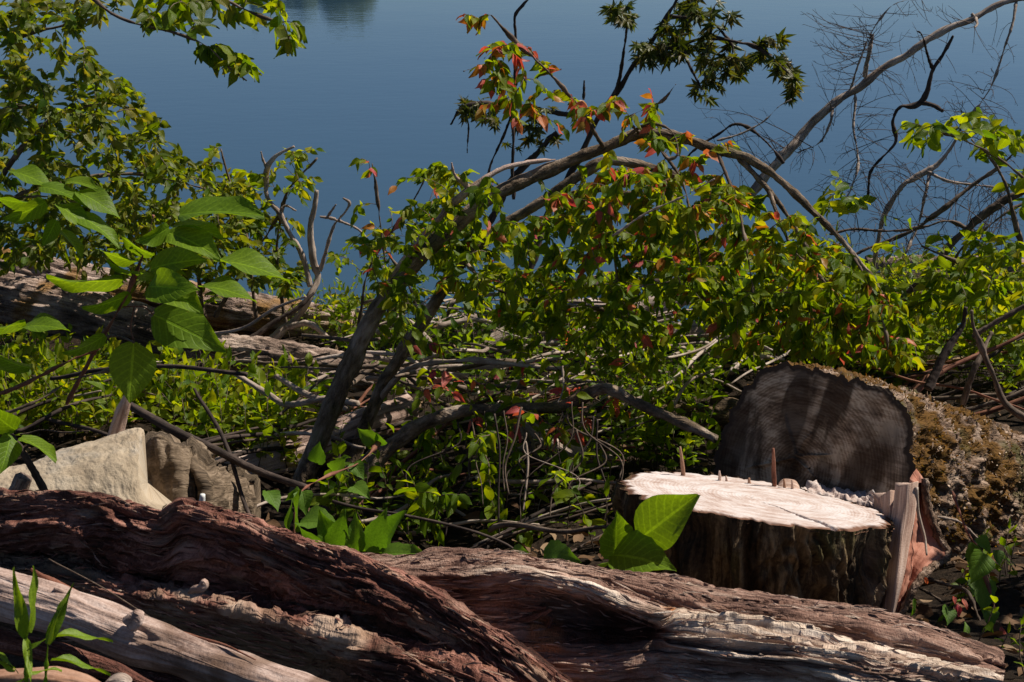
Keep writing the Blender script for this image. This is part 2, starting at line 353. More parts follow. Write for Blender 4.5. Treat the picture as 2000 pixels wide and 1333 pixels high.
M['leaforange'] = leaf_mat('orange_leaf', [(.5, .19, .02), (.42, .23, .025), (.55, .13, .025), (.34, .21, .025)], (1.7, 1.3, .6), .42, 11, 1.3)
M['leafdull'] = leaf_mat('dull_green_leaf', [(.08, .125, .010), (.125, .17, .012), (.18, .21, .02), (.095, .14, .012), (.21, .2, .03)], (2.2, 1.9, .45), .52, 9, 1.3, .42, .35)
M['leafstar'] = leaf_mat('glossy_star_leaf', [(.05, .075, .01), (.075, .10, .013), (.10, .11, .016), (.075, .065, .016)], (1.9, 1.7, .5), .42, 5, 1.2, .4, .4)
M['leafbig'] = leaf_mat('big_soft_leaf', [(.125, .215, .012), (.15, .24, .014), (.11, .195, .012)], (2.1, 1.9, .4), 0.45, 8, 2.3, .5, .25, spots=(.13, .09, .02))
M['leafvine'] = leaf_mat('matt_vine_leaf', [(.10, .20, .016), (.12, .22, .02), (.085, .175, .016)], (1.8, 1.8, .5), .4, 7, 1.15, .55, .3)
M['grass'] = leaf_mat('grass_blade', [(.19, .29, .016), (.15, .25, .014)], (1.7, 1.6, .5), .4, 1, 1.1, .5, .3)
M['moss'] = leaf_mat('moss_tuft', [(.24, .105, .008), (.16, .105, .010), (.06, .07, .008), (.32, .145, .012)], (1.2, 1.1, .6), .3, 1, 1., .9, .1)
M['flake'] = leaf_mat('bark_flake', [(.40, .28, .2), (.24, .15, .10), (.6, .47, .37), (.13, .075, .045)], (1, .8, .6), .05, 1, 1., .9, .1)
M['white'] = plain('white_plastic', (.7, .7, .68), .5, .1)
M['blue'] = plain('blue_plastic', (.01, .16, .5), .4, .1)

# ------------------------------------------------------------------ leaves
def leaf_shape(kind, seed=0, hi=False):
    """unit leaf: base at 0, tip at +Y, face up +Z -> verts, quads, uv"""
    rnd = random.Random(seed * 13 + hash(kind) % 7 if False else seed * 13 + len(kind))
    if kind == 'star':
        v = [(0, 0.12, 0)]; uv = [(.5, .1)]; tr = []
        tips = [(-110, .46), (-52, .72), (0, .88), (52, .72), (110, .46)]; ring = []
        ring.append((170, .12))
        for k, (a, l) in enumerate(tips):
            ring.append((a - 13, l * .55)); ring.append((a, l)); ring.append((a + 13, l * .55))
            if k < 4: ring.append(((a + tips[k + 1][0]) / 2, .26))
        ring.append((190, .12))
        for a, l in ring:
            x, y = math.sin(R_(a)) * l, math.cos(R_(a)) * l + .12
            v.append((x, y, -.25 * l * l + rnd.uniform(-.03, .03) - .1 * y * y)); uv.append((.5 + x * .5, y))
        for i in range(1, len(ring)): tr.append((0, i + 1, i))
        return np.array(v, float), None, np.array(tr), np.array(uv)
    prof = {'ovate': (.24, .62, 1.15), 'ellip': (.25, .85, .95), 'lance': (.13, .75, 1.1), 'heart': (.40, .45, 1.2), 'blade': (.045, .55, 1.0), 'reed': (.085, .6, 1.0), 'mid': (.29, .72, 1.0), 'bread': (.34, .72, 1.), 'round': (.37, .8, .8), 'wide': (.36, .68, 1.05)}[kind]
    nr, nc = (11, 7) if hi is True else (6, 3) if hi == 'lo' else (7, 5)
    if kind == 'blade': nr, nc = (9, 3)
    v = []; uv = []
    droop = rnd.uniform(.06, .42) if kind != 'blade' else rnd.uniform(.25, .6); fold = rnd.uniform(.15, .45); ph = rnd.uniform(0, 6)
    side = rnd.uniform(-.06, .06)
    for j in range(nr):
        t = j / (nr - 1); tt = min(max(t, .015), .985)
        wd = prof[0] * (math.sin(math.pi * tt ** prof[1]) ** .8 if kind != 'blade' else math.sin(math.pi * (.12 + .88 * tt) ** .8) ** .7) * (1 - .35 * tt ** 6)
        if kind in ('ovate', 'heart', 'wide'): wd *= 1 - .25 * sm(.75, 1, tt)
        for i in range(nc):
            s = -1 + 2 * i / (nc - 1)
            ser = 1 + (.06 if (j % 2) else -.04) * (abs(s) > .9) * (kind in ('ovate', 'wide', 'heart') and 0 < j < nr - 1)
            x = s * wd * ser + side * t * t
            z = fold * abs(s) * wd - droop * t * t + .05 * math.sin(7 * t + ph + (1.7 if s > 0 else 0)) * abs(s) ** 2
            if hi is True: z += .026 * math.cos(16 * math.pi * (t - abs(s) * .18)) * abs(s) * (1 - abs(s) * .5)
            v.append((x, t * (1 - droop * .15), z)); uv.append((.5 + s * .5, t))
    return np.array(v), grid_quads(nr, nc, False), None, np.array(uv)
_lm = {}
def leaf_mesh(kind, mk, k, hi):
    key = (kind, mk, k, hi)
    if key not in _lm:
        v, q, t, uv = leaf_shape(kind, k, hi); mb = MB().add(v, q, t, uv=uv)
        if not kind == 'blade': pass
        _lm[key] = mb.mesh('leaf', [M[mk]])
    return _lm[key]
class Leaves:
    def __init__(s): s.L = []
    def add(s, p, d, nrm, size, kind, mk, pri=0.): s.L.append((np.asarray(p, float), np.asarray(d, float), np.asarray(nrm, float), size, kind, mk, pri))
    def mat(s, l):
        y = unit(l[1]); z = l[2] - y * np.dot(l[2], y); z = unit(z) if np.linalg.norm(z) > 1e-4 else unit(np.cross(y, [1, .3, .2])); x = np.cross(y, z)
        return np.stack([x, y, z], 1) * l[3]
    def build(s, root, keep=300, hi=False, name='leaf', mass='foliage', seed=0):
        rnd = random.Random(seed); base = wloc(root)
        P0 = np.array([l[0] for l in s.L]); px, py = PX(P0)
        vis = (px > -30) & (px < 2030) & (py > -30) & (py < 1360)
        score = np.array([l[3] for l in s.L]) / np.maximum(P0[:, 1], .5) * np.where(vis, 1, .01) + np.array([l[6] for l in s.L])
        order = np.argsort(-score); mats = sorted({l[5] for l in s.L}); mb = MB()
        for rank, i in enumerate(order):
            l = s.L[i]; A = s.mat(l); k = rnd.randrange(4)
            if rank < keep and (vis[i] or l[6] > 0):
                o = bpy.data.objects.new(name, leaf_mesh(l[4], l[5], k, hi)); COL.objects.link(o); o.parent = root
                m4 = np.eye(4); m4[:3, :3] = A; m4[:3, 3] = l[0] - base; o.matrix_local = Matrix(m4.tolist())
            else:
                v, q, t, uv = leaf_shape(l[4], k, 'lo'); mb.add(v @ A.T + l[0], q, t, uv=uv, mi=mats.index(l[5]))
        if mb.n: obj(mass, mb, [M[m] for m in mats], root, kind='stuff')
UP = np.array([0, 0, 1.])
def rv(rnd): return unit(np.array([rnd.gauss(0, 1), rnd.gauss(0, 1), rnd.gauss(0, 1)]))
def twig_leaves(L, pts, rnd, n, size, kind, mkf, t0=.2, droop=.5, upw=.7, jit=.5, tip=True):
    c = smooth_path(pts, 24); t = unit(np.gradient(c, axis=0))
    for k in range(n):
        u = t0 + (1 - t0) * (k + rnd.uniform(.2, .8)) / n; i = min(23, int(u * 23)); s = unit(np.cross(t[i], UP) + 1e-3) * (1 if k % 2 else -1)
        d = unit(.55 * t[i] + .8 * s - droop * UP + jit * rv(rnd)); nr = unit(upw * UP + jit * 1.2 * rv(rnd))
        L.add(c[i], d, nr, size * rnd.uniform(.5, 1.15) * (1 - .25 * sm(.85, 1, u)), kind, mkf(c[i], u, rnd))
    if tip: L.add(c[-1], unit(t[-1] - droop * .6 * UP + .3 * rv(rnd)), unit(upw * UP + jit * rv(rnd)), size * .8, kind, mkf(c[-1], 1., rnd))
def inpoly(x, y, poly):
    c = False; j = len(poly) - 1
    for i in range(len(poly)):
        if (poly[i][1] > y) != (poly[j][1] > y) and x < (poly[j][0] - poly[i][0]) * (y - poly[i][1]) / (poly[j][1] - poly[i][1]) + poly[i][0]: c = not c
        j = i
    return c
def targets(poly, n, y0, y1, rnd):
    xs = [p[0] for p in poly]; ys = [p[1] for p in poly]; out = []
    while len(out) < n:
        x, y = rnd.uniform(min(xs), max(xs)), rnd.uniform(min(ys), max(ys))
        if inpoly(x, y, poly): out.append(P(x, y, rnd.uniform(y0, y1)))
    return out
def grow(mb, skel, tg, rnd, r0, r1, arch=.1, leaffn=None, jit=.06, mi=0, nu=5, maxlen=1.2, sub=5):
    """join every target to the nearest point of the skeleton by a bent twig; the twigs extend the skeleton"""
    nodes = np.array(skel, float); tg = sorted(tg, key=lambda q: np.min(np.linalg.norm(nodes - q, axis=1)))
    for q in tg:
        d = np.linalg.norm(nodes - q, axis=1); a = nodes[np.argmin(d)]; L = d.min()
        if L < .03: continue
        mid = [a + (q - a) * f + np.array([0, 0, arch * L * math.sin(math.pi * f)]) + jit * L * rv(rnd) for f in (.33, .66)]
        pts = [a, *mid, q]; tube(mb, pts, [r0 * min(1, .5 + L), r1], nu, max(5, int(L / .07)), mi=mi, seed=rnd.random() * 9, rough=.15)
        nodes = np.concatenate([nodes, smooth_path(pts, sub)[1:]])
        if leaffn: leaffn(pts, L)
    return nodes

# ------------------------------------------------------------------ the setting: ground, water, far bank
WATER_Z = -1.0
def ground_z(x, y):
    x = np.asarray(x, float); y = np.asarray(y, float)
    b = np.interp(y, [-30, 0, 1.6, 2.4, 3.2, 4, 5, 7, 7.9, 8.5, 9.6, 14, 30, 200], [.3, .1, .06, .06, -.22, -.40, -.55, -.80, -.92, -1.06, -1.4, -2.2, -3.5, -4.])
    q = np.stack([x, y, np.zeros_like(x)], -1)
    return b + (.10 * pn(q * .8) + .06 * pn(q * 2.3 + 5) + .03 * pn(q * 6)) * sm(2.2, 3.5, y) + .05 * pn(q * 1.4) * (1 - sm(2.2, 3.5, y)) + .07 * pn(q * .35 + 9) * sm(7, 9, y)
def on_ground(px, py, dz=0.):
    lo, hi = 1.5, 14.
    for _ in range(40):
        mid = (lo + hi) / 2; p = P(px, py, mid)
        if p[2] > float(ground_z(p[0], p[1])) + dz: lo = mid
        else: hi = mid
    return P(px, py, (lo + hi) / 2)
ys = np.concatenate([np.linspace(-30, 1.4, 20), np.linspace(1.5, 11, 170), np.linspace(11.3, 30, 24), [60, 200]])
xs = np.concatenate([np.linspace(-60, -5.2, 24), np.linspace(-5, 5, 170), np.linspace(5.2, 60, 24)])
gx, gy = np.meshgrid(xs, ys); gz = ground_z(gx, gy)
tag(obj('ground', MB().add(np.stack([gx, gy, gz], -1), grid_quads(len(ys), len(xs), False)), M['soil']), 'dark muddy river bank sloping down to the water', kind='structure')
mb = MB(); wy = np.array([7.2, 60, 600, 3000.]); wx = np.array([-3000, -300, 300, 3000.]); gx, gy = np.meshgrid(wx, wy)
mb.add(np.stack([gx, gy, np.full_like(gx, WATER_Z)], -1), grid_quads(4, 4, False))
tag(obj('water', mb, M['water']), 'calm blue river reflecting the sky', kind='structure')
fx = np.linspace(-900, 900, 200); fy = np.linspace(196, 330, 20); gx, gy = np.meshgrid(fx, fy)
gz = -1.6 + 5 * sm(196, 215, gy) + 3 * sm(215, 330, gy) + pn(np.stack([gx * .02, gy * .02, gx * 0], -1))
tag(obj('far_bank', MB().add(np.stack([gx, gy, gz], -1), grid_quads(20, 200, False)), M['farsoil']), 'low far shore', kind='structure')
rnd = random.Random(5); mb = MB()
sph_n = 10; th = np.linspace(0, 2 * np.pi, 14, endpoint=False); ph = np.linspace(.05, math.pi - .05, 9)
for k in range(150):
    x = rnd.uniform(-420, 420); h = (12.3 if x < -19 else 6.5) + rnd.uniform(-2.5, 2); y = rnd.uniform(203, 222)
    dirs = np.stack([np.sin(ph)[:, None] * np.cos(th), np.sin(ph)[:, None] * np.sin(th), np.broadcast_to(np.cos(ph)[:, None], (9, 14))], -1)
    rad = (1 + .5 * fbm(dirs * 2.2 + k, 3))[..., None]
    mb.add(dirs * rad * np.array([rnd.uniform(3, 6), 4, h * .5]) + np.array([x, y, h * .5 + .8]), grid_quads(9, 14))
tag(obj('far_treeline', mb, M['farleaf'], kind='stuff'), 'dark wooded far shore mirrored in the river', 'far wood')

# ------------------------------------------------------------------ stump and felled log
RB = .345
SC = P(1468, 975, 3.42)                      # centre of the stump's cut top
SN = unit(np.array([.13, .25, 1.0]))          # the cut slopes down to the right and to the back
def stump_r(th): return RB * (1 + .05 * np.cos(2 * th + .4) + .03 * np.cos(3 * th + 1.) + .02 * np.cos(5 * th))
root = empty('tree_stump', (SC[0], SC[1], -.35), 'wide sawn tree stump with bright pale top and dark furrowed bark', 'stump')
nth, nh = 420, 120
th = np.linspace(0, 2 * np.pi, nth, endpoint=False); hh = np.linspace(0, 1, nh)
TH, HH = np.meshgrid(th, hh); rb = stump_r(TH)
rest = np.stack([rb * np.cos(TH), rb * np.sin(TH), HH * .5], -1)
qf = rest * np.array([11, 11, 2.6]) + .45 * pn(rest * np.array([9, 9, 5]))[..., None]
fur = 1.6 * np.minimum(sm(0, .30, np.abs(pn(qf))), .35 + .65 * sm(0, .25, np.abs(pn(qf * np.array([1.7, 1.7, 2.6]) + 7.7)))) - .8
dsp = .034 * fur + .009 * terr(fbm(rest * np.array([60, 60, 22]), 3), 2, .15) + .012 * pn(rest * 6)
flare = .07 * (1 - HH) ** 2.2
r = rb + flare + dsp * (.45 + .55 * sm(0, .12, 1 - HH))
X, Y = SC[0] + r * np.cos(TH), SC[1] + r * np.sin(TH)
ztop = SC[2] - (SN[0] * (X - SC[0]) + SN[1] * (Y - SC[1])) / SN[2] + .006 * pn(rest * 40)
Z = -.62 + (ztop + .62) * HH
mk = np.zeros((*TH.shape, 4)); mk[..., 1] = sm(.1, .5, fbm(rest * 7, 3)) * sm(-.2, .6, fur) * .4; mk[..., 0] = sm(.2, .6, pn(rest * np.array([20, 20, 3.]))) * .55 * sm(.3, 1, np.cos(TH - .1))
obj('bark', MB().add(np.stack([X, Y, Z], -1), grid_quads(nh, nth), rest=rest, mask=mk), M['barkdark'], root)
rt = r[-1]; zt = ztop[-1]; nk = 60; fr = np.linspace(0.01, 1, nk)
FR, T2 = np.meshgrid(fr, th, indexing='ij')
dx, dy = FR * rt * np.cos(T2), FR * rt * np.sin(T2)
zz = SC[2] - (SN[0] * dx + SN[1] * dy) / SN[2] + .003
q3 = np.stack([dx, dy, 0 * dx], -1)
zz = zz + .002 * fbm(q3 * 12, 3) + .0022 * pn(q3 * np.array([20, 140, 1])) - .012 * sm(.93, 1, FR) + (zt - (SC[2] - (SN[0] * rt * np.cos(th) + SN[1] * rt * np.sin(th)) / SN[2]))[None] * sm(.9, 1, FR)
ca = -1.10; along = dx * math.cos(ca) + dy * math.sin(ca); acr = -dx * math.sin(ca) + dy * math.cos(ca) + .012 * pn(q3 * 14)
zz -= .035 * np.clip(1 - np.abs(acr) / (.001 + .013 * sm(.06, .34, along)), 0, 1) * (along > .05)
obj('cut_top', MB().add(np.stack([SC[0] + dx, SC[1] + dy, zz], -1), grid_quads(nk, nth), rest=np.stack([dx - .06, dy, FR], -1)), M['cut'], root)
def ztopf(x, y): return SC[2] - (SN[0] * (x - SC[0]) + SN[1] * (y - SC[1])) / SN[2]
mb_ = None
for (px, py, hpx, rpx, lean, m) in [(1336, 925, 52, 4, -8, 'pole2'), (1404, 936, 16, 3.5, 1, 'slab'), (1418, 940, 10, 3, 0, 'slab'), (1462, 952, 18, 4, 1, 'pole2'), (1512, 968, 92, 5, -2, 'twigred'), (1532, 962, 26, 3.5, -1, 'pole2'), (1546, 962, 24, 3, 1, 'slab')]:
    a = P(px, py, 3.66); b = P(px + lean, py - hpx, 3.66); a[2] = min(a[2], ztopf(a[0], a[1])) - .02
    mb = MB(); tube(mb, [a, (a + b) / 2 + np.array([.002, 0, 0]), b], np.array([1.1, 1., .5]) * rpx * PS(3.66), 6, 10, rough=.25, seed=px); obj('splinter', mb, M[m], root)
mb = MB(); loft(mb, [[(1522, 942, 3.70), (1532, 936, 3.70), (1552, 938, 3.70), (1560, 948, 3.70)], [(1514, 972, 3.66), (1528, 974, 3.65), (1552, 974, 3.65), (1568, 972, 3.66)]], 16, .008, back=[(0, .02, -.02), (0, .03, -.1)], mode='i', disp=lambda r, *a: .003 * pn(r * np.array([90, 90, 20])))
obj('torn_tab', mb, M['slab'], root)
mb = MB(); loft(mb, [[(1568, 958, 3.70), (1590, 948, 3.72), (1620, 960, 3.72), (1650, 962, 3.70), (1690, 972, 3.66), (1712, 965, 3.62)], [(1566, 972, 3.66), (1590, 972, 3.66), (1620, 978, 3.64), (1650, 985, 3.62), (1690, 992, 3.58), (1715, 990, 3.55)]], 90, .006, back=[(0, .05, -.01), (0, .05, -.08), (0, -.02, -.1)], mode='i', disp=lambda r, *a: .018 * terr(fbm(r[..., [2, 0, 1]] * np.array([34, 26, 10]), 4), 4, .15))
obj('hinge_wood', mb, M['cut'], root)
# the strip of hinge and bark torn down the right side
mb = MB(); loft(mb, [[(1754, 952, 3.40), (1748, 1000, 3.36), (1738, 1060, 3.30), (1729, 1130, 3.24), (1724, 1200, 3.20), (1722, 1230, 3.19)], [(1772, 946, 3.36), (1768, 1000, 3.32), (1758, 1060, 3.26), (1750, 1130, 3.20), (1738, 1200, 3.17), (1734, 1230, 3.16)], [(1792, 940, 3.38), (1787, 1000, 3.33), (1776, 1060, 3.27), (1767, 1130, 3.21), (1748, 1200, 3.17), (1744, 1230, 3.16)]], 150, .004, back=[(.0, .03, 0), (.045, .03, 0)], mode='i', disp=lambda r, *a: .003 * pn(r * np.array([160, 1, 6])) + .004 * pn(r * np.array([50, 1, 3])))
obj('torn_strip', mb, M['slab'], root)
mb = MB(); loft(mb, [[(1716, 975, 3.52), (1720, 1000, 3.48), (1714, 1030, 3.42), (1716, 1060, 3.38)], [(1745, 958, 3.48), (1744, 1000, 3.42), (1738, 1040, 3.38), (1732, 1070, 3.36)]], 40, .005, back=[(0, .05, 0), (.03, .05, 0)], mode='i', disp=lambda r, *a: .006 * ridged(r * np.array([60, 1, 5]), 2))
obj('torn_strip', mb, M['slab'], root)
mb = MB(); loft(mb, [[(1788, 945, 3.40), (1786, 1000, 3.36), (1776, 1060, 3.29), (1766, 1130, 3.22), (1746, 1205, 3.17)], [(1797, 945, 3.46), (1806, 1000, 3.46), (1815, 1052, 3.44), (1790, 1118, 3.30), (1752, 1205, 3.20)], [(1806, 942, 3.42), (1814, 1000, 3.39), (1850, 1080, 3.34), (1806, 1118, 3.24), (1760, 1205, 3.17)]], 90, .006, back=[(-.005, .035, 0), (.03, .10, 0)], mode='i', bl=.8, disp=lambda r, *a: .006 * fbm(r * 22, 3))
obj('inner_bark', mb, M['bast'], root)
mb = MB(); tube(mb, path([(1806, 935, 3.42), (1810, 975, 3.40), (1818, 1010, 3.38), (1834, 1050, 3.36), (1850, 1085, 3.34), (1815, 1112, 3.25), (1785, 1150, 3.20), (1758, 1205, 3.17)], 3.3), np.array([10, 11, 10, 11, 9, 12, 10, 8]) * PS(3.3) * .75, 16, 90, disp=lambda r, *a: .005 * fbm(r * 70, 3)); obj('bark_rim', mb, M['mossbark'], root)
mb = MB(); tube(mb, path([(1790, 952, 3.36), (1793, 1000, 3.34), (1806, 1050, 3.31), (1810, 1085, 3.27)], 3.3), np.array([4, 3.5, 3, 2]) * PS(3.3), 6, 24); obj('bark_string', mb, M['twigpale'], root)

FC = P(1582, 910, 3.86); AX = unit(np.array([.66, .68, -.40])); LL = 2.3
root = empty('felled_log', FC, 'thick felled log with dark weathered sawn end and orange moss on its bark', 'log')
def logdisp(rest, th, t):
    q = rest + .04 * pn(rest * 5)[..., None]
    e = .6 + .4 * sm(0, .05, t)[:, None]; box = (-.022 * np.cos(4 * th) - .035 * np.clip(np.sin(th), 0, 1) ** 3 + .018 * np.cos(th) ** 2 + .012 * np.cos(3 * th + 1))[None]
    return (.022 * terr(ridged(q * np.array([13, 13, 6]), 3), 3, .2) + .016 * terr(fbm(q * 26, 3), 3, .2)) * e + .006 * fbm(q * 90, 2) * e + .02 * pn(q * 4) + box
def logmask(rest, th, t, v):
    m = np.zeros((*rest.shape[:2], 4)); a = fbm(rest * 6, 3); b = fbm(rest * 5 + 40, 3)
    near = 1 - sm(.25, .7, t)[:, None]
    m[..., 1] = sm(.1, .45, a + .25 * near + .05) * near; m[..., 2] = sm(.1, .5, b) * near * .8; return m
mb = MB(); pts = [FC, FC + AX * .8, FC + AX * 1.6 + np.array([0, .05, -.05]), FC + AX * LL + np.array([0, .1, -.12])]
c = np.asarray(pts)
v = tube(mb, pts, [.315, .305, .285, .26], 380, 280, disp=logdisp, cap=False, maskf=logmask)
obj('bark', mb, M['mossbark'], root)
e = v[0]; ec = e.mean(0); nth = 380; nk = 80; fr = np.linspace(.01, 1, nk)
s_ax = unit(np.cross(AX, UP)); u_ax = np.cross(s_ax, AX)
rel = e - ec; lx, ly = rel @ s_ax, rel @ u_ax
FX, FY = fr[:, None] * lx, fr[:, None] * ly
pith = np.array([-.03, .02])
q3 = np.stack([FX, FY, 0 * FX], -1)
dep = .006 * fbm(q3 * 8, 3) + .002 * pn(q3 * np.array([100, 18, 1])) + .02 * sm(.9, 1, np.broadcast_to(fr[:, None], FX.shape)) * 0 + .01 * sm(.05, .3, -FY)
for (a_, l_, w_) in [(2.2, .16, .004), (.35, .12, .004), (-.5, .09, .003), (3.6, .2, .005), (1.3, .1, .003), (4.6, .12, .003)]:
    qx, qy = FX + .045, FY - .02; al_ = qx * math.cos(a_) + qy * math.sin(a_); pe_ = -qx * math.sin(a_) + qy * math.cos(a_) + .008 * pn(q3 * 12 + a_)
    dep = dep + .018 * (1 - sm(0, w_, np.abs(pe_))) * (al_ > .005) * (1 - sm(l_ * .6, l_, al_))
dep = dep + .0012 * np.sin(620 * (np.hypot(FX + .045, FY - .02) + .012 * pn(q3 * 7))) + .004 * np.clip(pn(q3 * np.array([26, 5, 1]) + 3.3), 0, 1)
fv = ec + FX[..., None] * s_ax + FY[..., None] * u_ax - AX * (dep * (1 - sm(.96, 1, fr))[:, None])[..., None]
obj('cut_face', MB().add(fv, grid_quads(nk, nth), rest=np.stack([-FX - .045, FY + .02, np.broadcast_to(fr[:, None], FX.shape)], -1)), M['oldcut'], root)
e = v[-1]; ec2 = e.mean(0); obj('cut_face', MB().add(np.concatenate([ec2[None], e]), None, [(0, (i + 1) % nth + 1, i + 1) for i in range(nth)]), M['oldcut'], root)
rs = np.random.RandomState(3); fl = MB(); ms = MB()
vn = v[:200].reshape(-1, 3); ring = np.repeat(np.arange(200), 380)
ctr = smooth_path(pts, 280)
lq, lqq, _, luv = leaf_shape('round', 1)
bq = np.array([[-.5, -.5, 0], [.5, -.4, .05], [.45, .5, .12], [-.4, .45, 0]])
for k in range(17000):
    i = rs.randint(len(vn)); p = vn[i]; nrm = unit(p - ctr[ring[i]])
    if nrm[1] > .75 or nrm[2] < -.75: continue
    t = unit(rs.normal(size=3)); t = unit(t - nrm * (t @ nrm)); b = np.cross(nrm, t)
    near = ring[i] / 280
    mp = fbm(p[None] * 5.5, 2)[0] + (.22 if near < .3 else -.02)
    if mp > .05 and rs.rand() < .85:
        tip = unit(nrm + .7 * rs.normal(size=3)); s = rs.uniform(.005, .013); w_ = s * .3
        ms.add([p - t * w_, p + t * w_, p + tip * s + b * w_ * .3], None, [(0, 1, 2)])
    else:
        s = rs.uniform(.002, .009) if rs.rand() < .9 else rs.uniform(.009, .015); nn = unit(nrm + .6 * rs.normal(size=3)); t2 = unit(np.cross(nn, b)); b2 = np.cross(nn, t2)
        A = np.stack([t2 * s, b2 * s * rs.uniform(.5, 1.2), nn * s], 1); fl.add((bq + rs.uniform(-.22, .22, bq.shape)) @ A.T + p + nrm * .003, [(0, 1, 2, 3)])
obj('bark_flakes', fl, M['flake'], root, kind='stuff', smooth=False); obj('moss', ms, M['moss'], root, kind='stuff', smooth=False)

# ------------------------------------------------------------------ foreground logs
def slivers(gg, n, seed, pyr, root, mat, big=1.):
    rs = np.random.RandomState(seed); mb = MB(); ni, nj = gg.shape[:2]; k = 0; tries = 0
    while k < n and tries < n * 30:
        tries += 1; i = rs.randint(8, ni - 40); j = rs.randint(1, nj - 1); p = gg[i, j]; x, y = PX(p)
        if not (-30 < x < 2000 and pyr(x, y)): continue
        t = unit(gg[i + 12, j] - gg[i, j]); e = gg[i, j + 1] - gg[i, j - 1]; nr = unit(np.cross(t, e)); nr = -nr if nr @ (p - np.array([0, 0, CAMZ])) > 0 else nr
        if nr @ unit(np.array([0, 0, CAMZ]) - p) < .15: continue
        b = np.cross(t, nr); l = rs.uniform(.012, .06) * big; w_ = rs.uniform(.0010, .0030) * big; h = rs.uniform(.0008, .003) * big; lift = rs.uniform(-.0005, .004); t2 = unit(t + .10 * rs.normal() * b + .07 * rs.normal() * nr)
        c0, c1, c2 = p + nr * .0004, p + t2 * l * .5 + nr * (h + lift * .5), p + t2 * l + nr * (lift)
        v = [c0 - b * w_ * .5, c0 + b * w_ * .5, c1 - b * w_ + nr * 0, c1 + nr * h, c1 + b * w_, c2]
        sd = rs.uniform(-9, 9, 3); mb.add(v, None, [(0, 1, 3), (0, 3, 2), (1, 4, 3), (2, 3, 5), (3, 4, 5), (0, 2, 4), (0, 4, 1), (2, 5, 4)], rest=np.array([[0, 0, 0], [w_, 0, 0], [0, 0, l / 2], [w_ / 2, 0, l / 2], [w_, 0, l / 2], [0, 0, l]]) + sd, mask=np.tile([max(0, rs.normal(.15, .35)), 0, 0, 0], (6, 1))); k += 1
    obj('splinters', mb, mat, root, kind='stuff', smooth=False)
def DA(x): return 2.78 - x / 1100. * .42
top = [(-80, 968), (0, 968), (100, 966), (200, 975), (295, 1003), (322, 1006), (336, 990), (352, 980), (400, 990), (470, 1012), (600, 1063), (700, 1090), (800, 1132), (900, 1190), (1000, 1255), (1080, 1318), (1180, 1400)]
low = [(-80, 1092), (100, 1112), (270, 1142), (400, 1172), (550, 1208), (680, 1238), (800, 1272), (900, 1312), (1000, 1356), (1180, 1440)]
def railA(src, dpy, dY): return [(x, y + dpy, DA(x) + dY) for x, y in src]
railsA = [railA(top, 0, 0), railA(top, 20, -.03), railA(top, 62, -.045), railA(top, 100, -.035), railA(low, -6, -.01), railA(low, 4, -.09), [(x, y + 14, DA(x) - (.135 if 250 < x < 760 else .10)) for x, y in low], railA(low, 78, -.14), railA(low, 110, -.06), railA(low, 190, -.09)]
def dispA(r, U, W, px, py):
    w1 = (.9 * pn(np.stack([r[..., 0] * 9, r[..., 1], r[..., 2] * 5], -1)))
    def an(a, l, k=0.): return np.stack([r[..., 0] * a + w1 * a * .018, r[..., 1] + k, r[..., 2] * l], -1)
    face = sm(6.1, 6.4, W) * (1 - sm(7.1, 7.3, W)) * sm(240, 300, px) * (1 - sm(560, 640, px))
    plates = .040 * terr(fbm(an(16, 1.5), 5, .55) * .8, 5, .09) + .022 * terr(fbm(an(42, 4.5, 4.2), 4, .55), 3, .1)
    crk = np.abs(pn(an(17, 1.6, .37))) ; plates = plates - .034 * (1 - sm(0, .06, crk)) * sm(-.1, .3, pn(an(6, 3, .7)))
    plates = plates * (.3 + .7 * sm(.2, 1.6, W)) * (1 - .6 * sm(9., 9.6, W))
    return plates * (1 - .85 * face) + .0075 * ridged(an(75, 3.2, 8.3), 2) * (1 - .6 * face) + .0028 * ridged(an(150, 14, 2.3), 1) + .0025 * fbm(an(110, 40, 5.1), 2) * (1 - face)
def maskA(U, W, r, px, py):
    m = np.zeros((*U.shape, 4)); nz = fbm(r * np.array([30, 1, 7.]), 3)
    m[..., 0] = np.clip(.95 * sm(5.2, 5.7, W) * (1 - sm(6.1, 6.6, W)) * sm(-.4, .3, nz) * sm(230, 300, px) * (1 - sm(800, 950, px)) + .55 * sm(.2, .6, nz), 0, 1)  # pale wood on ledge and grain, also painting in sunlit edges
    m[..., 1] = sm(.1, .6, fbm(r * np.array([14, 1, 5.]) + 7, 3)) * sm(500, 760, px) * .7 * sm(2.2, 3.2, W) + .25 * sm(.35, .8, fbm(r * np.array([20, 1, 6.]) + 3, 2))
    m[..., 2] = sm(6.2, 6.5, W) * (1 - sm(7.3, 7.6, W)) * sm(230, 320, px) * (1 - sm(600, 720, px)) + sm(3.6, 4., W) * (1 - sm(140, 240, px)) * .9
    return m
mb = MB(); ggA = loft(mb, railsA, 780, .0030, dispA, [(0, .05, -.06), (0, .12, -.2), (0, .08, -.36)], maskf=maskA, xr=(-80, 1180))
root = empty('rotten_log', P(500, 1190, 2.55), 'dark red-brown rotten log running across the lower left foreground', 'log'); obj('trunk', mb, M['logA'], root)
slivers(ggA, 2600, 11, lambda x, y: y > 960, root, M['logA'])

